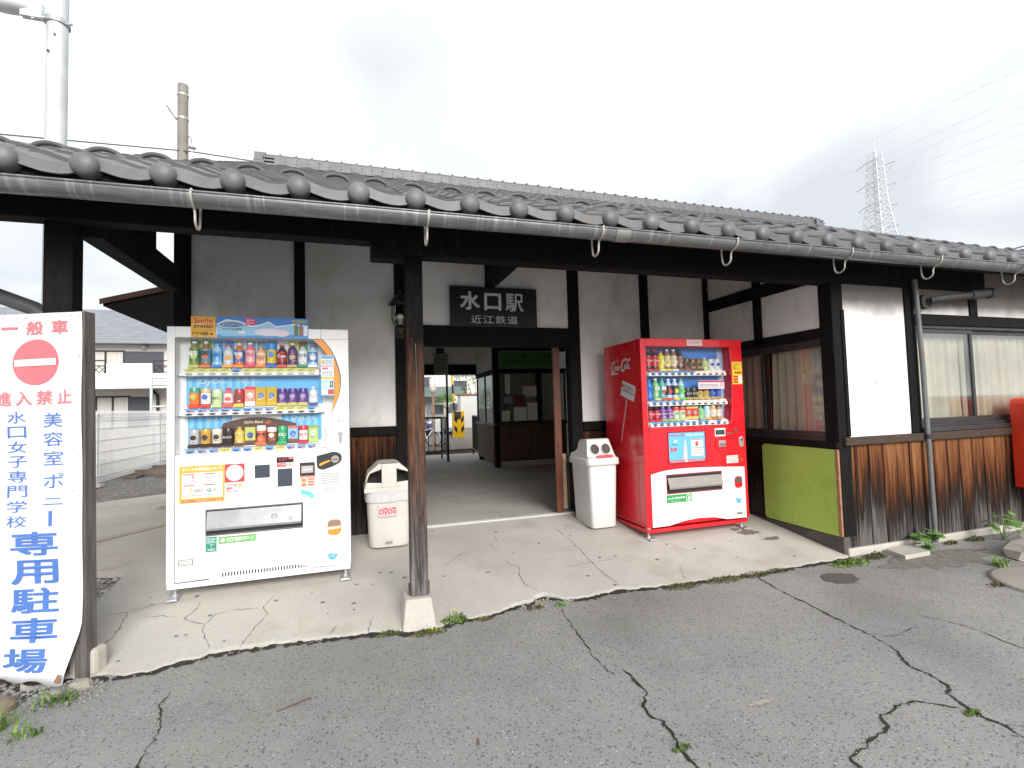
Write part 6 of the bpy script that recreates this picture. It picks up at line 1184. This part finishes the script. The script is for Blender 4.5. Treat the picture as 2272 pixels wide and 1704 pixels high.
cb = thing('equipment_cabinet', 'white equipment cabinet with brown top behind the yellow crossing gate', 'cabinet', (3.20,12.35,-.27)); box('body', STEELW, cb, 0,.56,0,.5,.75,1.80, .01); box('top', mat('cabinet_top',(.30,.15,.08),.7,var=.2), cb, -.03,.59,-.03,.53,1.80,1.86, .01); box('plinth', BASEC, cb, .02,.54,.02,.48,0,.75)
sg2 = thing('crossing_signal', 'white rusty crossing signal post seen through the doorway', 'signal', (2.42,13.0,-.27)); MB().tube([(0,0,0),(0,0,1.9)],.04,8).build('post', mat('rusty_steel2',(.35,.22,.14),.7,var=.3), sg2); MB().lathe([(.0,2.45),(.11,2.40),(.12,2.05),(.04,1.9),(0,1.9)],12).build('bell', mat('rusty_white',(.68,.64,.60),.6,0,.2,9), sg2); MB().tube([(.45,0,0),(.45,0,1.45)],.055,8).build('post', MATS['rusty_steel2'], sg2); MB().sphere((.45,0,1.5),.12,.12,.12,10,8).build('lamp', mat('lamp_cream',(.5,.44,.3),.5,var=.1), sg2); box('relay_box', STEELW, sg2, .0,.28,-.1,.1,.65,1.05, .01)
# bicycles
def bicycle(x, y, rz, label, col):
    t = thing('bicycle', label, 'bicycle', (x,y,-.27), rz, 'bicycles by the track'); m = mat('bike_%d' % int(col[0]*100), col, .4, var=.05)
    for wx in (0,1.05):
        w_ = MB().tube([(wx+.33*cos(2*pi*k/22),0,.34+.33*sin(2*pi*k/22)) for k in range(22)],.02,6,closed=True); wo = w_.build('wheel', BLACK, t); sp_ = MB()
        for k in range(7): sp_.tube([(wx-.32*cos(pi*k/7),0,.34-.32*sin(pi*k/7)),(wx+.32*cos(pi*k/7),0,.34+.32*sin(pi*k/7))],.004,4)
        sp_.build('spokes', GALV, wo)
    f = MB(); f.tube([(0,0,.34),(.42,0,.34),(.3,0,.85)],.018,6); f.tube([(0,0,.34),(.32,0,.78)],.012,6); f.tube([(.42,0,.34),(.88,0,.80),(.92,0,.92)],.02,6); f.tube([(.32,0,.62),(.86,0,.72)],.018,6); f.tube([(.88,0,.82),(1.05,0,.34)],.018,6); f.build('frame', m, t)
    hb = MB().tube([(.80,-.26,1.0),(.92,-.1,.98),(.92,.1,.98),(.80,.26,1.0)],.014,6); hb.build('handlebar', GALV, t); MB().sphere((.29,0,.88),.13,.07,.04,10,6).build('saddle', BLACK, t); bk_ = MB().box(.93,1.18,-.15,.15,.72,.74); bk_.box(.93,.95,-.15,.15,.74,.95); bk_.box(1.16,1.18,-.15,.15,.74,.95); bk_.build('basket', GALV, t)
bicycle(2.05,14.6,.5,'white bicycle parked behind the black railing',(.75,.76,.78)); bicycle(2.75,15.2,.25,'pale blue bicycle parked beside the yellow crossing gate',(.35,.55,.65))
def car(x, y, rz, label, col, van=False):
    t = thing('parked_car', label, 'car', (x,y,-.27), rz, 'cars parked beyond the track'); m = mat('car_%d' % int(col[2]*1000), col, .25, var=.04, coat=.5); Lc = 3.9; wc = .82
    pr = [(0,.35),(.05,.75),(.9,.92),(1.55,1.42),(3.0,1.45),(3.75,.98),(3.9,.85),(3.9,.35)] if not van else [(0,.35),(.03,.95),(.55,1.1),(1.0,1.72),(3.8,1.75),(3.9,.9),(3.9,.35)]
    b_ = MB(); n = len(pr); b_.add([(px,-wc+(.10 if pz > 1.2 else 0),pz) for px,pz in pr]+[(px,wc-(.10 if pz > 1.2 else 0),pz) for px,pz in pr],[tuple(range(n)),tuple(range(2*n-1,n-1,-1))]+[((i+1)%n,i,i+n,(i+1)%n+n) for i in range(n)]); b_.build('body', m, t, .05)
    gl = MB(); z0_, z1_ = (.95,1.36) if not van else (1.1,1.62)
    for s in (-1,1): gl.add([(1.12 if not van else .75,s*(wc+.004),z0_),(3.35,s*(wc+.004),z0_),(2.95,s*(wc-.085),z1_),(1.6 if not van else 1.05,s*(wc-.085),z1_)],[(0,1,2,3)])
    gl.add([(.93 if not van else .57,-.7,.95 if not van else 1.13),(.93 if not van else .57,.7,.95 if not van else 1.13),(1.50 if not van else .97,.62,1.39 if not van else 1.68),(1.50 if not van else .97,-.62,1.39 if not van else 1.68)],[(0,1,2,3)]); gl.build('window', mat('car_glass',(.05,.065,.075),.1,var=0), t)
    for wx in (.75,3.1):
        for s in (-1,1):
            wo = MB().tube([(wx,s*(wc-.16),.30),(wx,s*(wc+.01),.30)],.30,18).build('wheel', BLACK, t); MB().tube([(wx,s*wc,.30),(wx,s*(wc+.015),.30)],.17,14).build('rim', GALV, wo)
    for s in (-.55,.55): MB().sphere((.04,s,.72),.05,.14,.08,10,6).build('headlight', mat('headlamp',(.7,.72,.74),.15,var=0), t)
car(3.0,21.5,1.9,'dark blue car parked beyond the track, seen through the doorway',(.03,.04,.09)); car(5.4,22.5,1.7,'silver van parked beyond the track behind the cabinet',(.55,.56,.57),True)
# ------------------------------------------------------------------ houses and a tree beyond the track
def house(name, label, x, y, w_, d2, h, wallc, roofc, wins, group='houses'):
    t = thing(name, label, 'house', (x,y,-.27), 0, group); box('wall', mat('wall_'+name+str(int(x*10)), wallc, .85, var=.06, scale=1), t, 0,w_,0,d2,0,h)
    rf_ = MB(); o_ = .5; rh = .42*(d2/2+o_); rf_.add([(-o_,-o_,h-.12),(w_+o_,-o_,h-.12),(w_+o_,d2/2,h+rh),(-o_,d2/2,h+rh),(-o_,d2+o_,h-.12),(w_+o_,d2+o_,h-.12),(-o_,-o_,h-.26),(w_+o_,-o_,h-.26)],[(0,1,2,3),(3,2,5,4),(6,7,1,0),(6,0,3),(1,7,2),(6,4,5,7)]); RFM = mat('roofm_'+name+str(int(x*10)), roofc, .6, var=.12, scale=3); ro = rf_.build('roof', RFM, t)
    cs_ = MB(); nz_ = 14
    for k in range(nz_):
        f0 = k/nz_; y0_ = -o_+(d2/2+o_)*f0; z0_ = h-.12+(rh+.12)*f0; cs_.box(-o_,w_+o_,y0_,y0_+.06,z0_+.005,z0_+.045)
    cs_.build('tile_course', RFM, ro)
    for (a,b_,c,e,col) in wins:
        fr_ = MB().box(a-.05,b_+.05,-.05,-.002,c-.05,c); fr_.box(a-.05,b_+.05,-.05,-.002,e,e+.05); fr_.box(a-.05,a,-.05,-.002,c,e); fr_.box(b_,b_+.05,-.05,-.002,c,e); fr_.box((a+b_)/2-.03,(a+b_)/2+.03,-.045,-.002,c,e); wo = fr_.build('window', CHAR, t); box('pane', mat('pane_%d%d%d' % tuple(int(q*100) for q in col), col, .25, var=.1, scale=4, stretch=(9,1,.3)), wo, a,b_,-.02,-.003,c,e)
    return t
DKP = (.06,.065,.08); CUR = (.55,.54,.50)
HL = house('two_storey_house','cream two storey house with blue grey roof behind the white fence',-14.0,18.4,9.6,7.0,4.35,(.78,.73,.67),(.24,.26,.29),[(4.75,5.83,2.98,3.83,CUR),(7.28,8.6,2.98,3.83,(.42,.38,.60)),(5.05,6.0,.3,2.15,CUR),(7.3,9.2,.3,2.15,CUR)])
for a,b_,c,e in ((5.9,7.12,3.0,3.84),(6.05,6.7,.3,2.15)): box('shutter', mat('shutter_grey',(.055,.06,.072),.6,var=.08), HL, a,b_,-.10,-.06,c,e)
bp_ = MB().box(-.4,9.9,-1.1,-1.0,2.42,2.95); bp_.box(5.75,7.10,-1.1,-1.0,2.95,3.30); bp_.box(-.4,9.9,-1.0,-.001,2.42,2.52); bp_.build('balcony', mat('balcony_white',(.80,.80,.80),.6,var=.03), HL)
for a,b_ in ((3.0,5.72),(7.13,9.8)):
    rl = MB()
    rl.box(a,b_,-1.09,-1.02,3.38,3.42); rl.box(a,b_,-1.09,-1.02,3.20,3.23); k = a
    while k < b_: rl.box(k,k+.03,-1.07,-1.04,2.95,3.38); k += .9
    k = a
    while k < b_-.2: rl.tube([(k,-1.05,2.96),(k+.18,-1.05,3.2)],.01,4); rl.tube([(k+.18,-1.05,2.96),(k,-1.05,3.2)],.01,4); k += .18
    rl.build('balcony_rail', CHAR, HL)
pd = MB().tube([(6.75,-.1,2.42),(6.95,-.12,2.2),(6.98,-.12,0)],.05,8); pd.build('downpipe', CHAR, HL); MB().sphere((6.5,-.08,4.02),.12,.10,.12,10,8).build('wall_lamp', GALV, HL)
fx = MB()
for x in (7.25,8.6):
    fx.tube([(x,-1.6,0),(x,-1.6,2.75)],.05,6)
for z in (2.75,2.5,1.75,1.3): fx.tube([(7.25,-1.6,z),(8.6,-1.6,z)],.035,6)
fx.build('drying_rack', mat('rack_steel',(.55,.62,.62),.4,.3,var=.05), HL)
house('two_storey_house','white house with green grey lower roof, left of the doorway view',1.2,27.0,4.6,6,4.1,(.70,.69,.66),(.13,.15,.15),[(2.0,3.4,2.3,3.3,DKP),(3.2,4.2,.5,1.7,DKP)]); house('two_storey_house','distant white house behind the small tree',6.4,33.0,6,6,4.3,(.72,.71,.69),(.12,.12,.13),[(.5,1.5,2.4,3.4,DKP)])
lr = MB().add([(1.0,25.4,1.95),(6.2,25.4,1.95),(6.2,27.0,2.5),(1.0,27.0,2.5),(1.0,25.4,1.85),(6.2,25.4,1.85)],[(0,1,2,3),(4,5,1,0)]); tag(lr.build('porch_roof', mat('green_roof',(.13,.17,.16),.5,var=.1)),'green grey awning roof in front of the white house','roof')
house('low_house','far grey house at the right behind the station roof line',20.0,40.0,9,7,3.2,(.6,.58,.55),(.15,.15,.16),[(1,2.2,1,2.1,DKP)])
def tree(x, y, h, r, label, seed, n=700):
    rr = random.Random(seed); t = thing('garden_tree', label, 'tree', (x,y,-.27)); tk = MB().tube([(0,0,0),(.05,.02,h*.4),(-.03,0,h*.7)],[.06,.045,.02],8); cr_ = MB(); cents = []
    for k in range(12):
        a = rr.uniform(0,2*pi); e = Vector((cos(a)*r*rr.uniform(.4,.9), sin(a)*r*rr.uniform(.4,.9), h*rr.uniform(.5,.98))); cents.append(e); tk.tube([(0,0,h*rr.uniform(.25,.5)),tuple(e*.6+Vector((0,0,h*.18))),tuple(e)],[.022,.013,.006],5)
    tk.build('trunk', mat('bark',(.12,.09,.07),.9,var=.3,scale=9), t)
    for k in range(n):
        c = rr.choice(cents)+Vector((rr.gauss(0,.16),rr.gauss(0,.16),rr.gauss(0,.14)))*r; s = rr.uniform(.03,.06); d3 = Vector((rr.uniform(-1,1),rr.uniform(-1,1),rr.uniform(-1,1))).normalized(); u_ = d3.orthogonal().normalized(); w2 = d3.cross(u_); cr_.add([tuple(c-u_*s),tuple(c+w2*s*.6),tuple(c+u_*s),tuple(c-w2*s*.6)],[(0,1,2,3)])
    cr_.build('crown', LEAFM, t)
tree(4.55,15.8,2.9,1.05,'small sparse green tree beyond the white cabinet',5); tree(5.2,24.5,2.2,.9,'dense green shrub in front of the far white house',8,1500); tree(-3.2,26,3.0,1.2,'garden tree between the houses behind the station',9,900)
# ------------------------------------------------------------------ white mesh fence on the left
FN = thing('mesh_fence', 'white welded mesh fence along the lane at left', 'fence', (-5.0,0,-.22)); WS = mat('fence_white',(.80,.80,.80),.5,var=.03)
ys_ = [2.25+3.3*k for k in range(6)]
for y in ys_: box('post', WS, FN, -.055,.03,y-.05,y+.05,0,1.47, .005); box('post_footing', BASEC, FN, -.11,.11,y-.11,y+.11,-.03,.015)
for ya, yb_ in zip(ys_, ys_[1:]):
    pn = MB(); y = ya+.05
    while y < yb_-.03: pn.tube([(.04,y,.06),(-.0,y,.12),(.04,y,.18),(.04,y,1.30),(0,y,1.36),(.04,y,1.42),(.06,y,1.5)],.0075,4,cap=False); y += .052
    for z in (.12,.18,.42,.66,.9,1.14,1.30,1.36,1.42): pn.tube([(.045,ya+.03,z),(.045,yb_-.03,z)],.0065,4,cap=False)
    pn.build('mesh_panel', WS, FN)
bw_ = MB()
wl_ = MB().box(-14,-5.6,17.0,17.15,-.27,.75); tag(wl_.build('block_wall', m_concrete('block_concrete',(.30,.28,.26),(.42,.40,.37))),'low concrete garden wall in front of the cream house','wall')
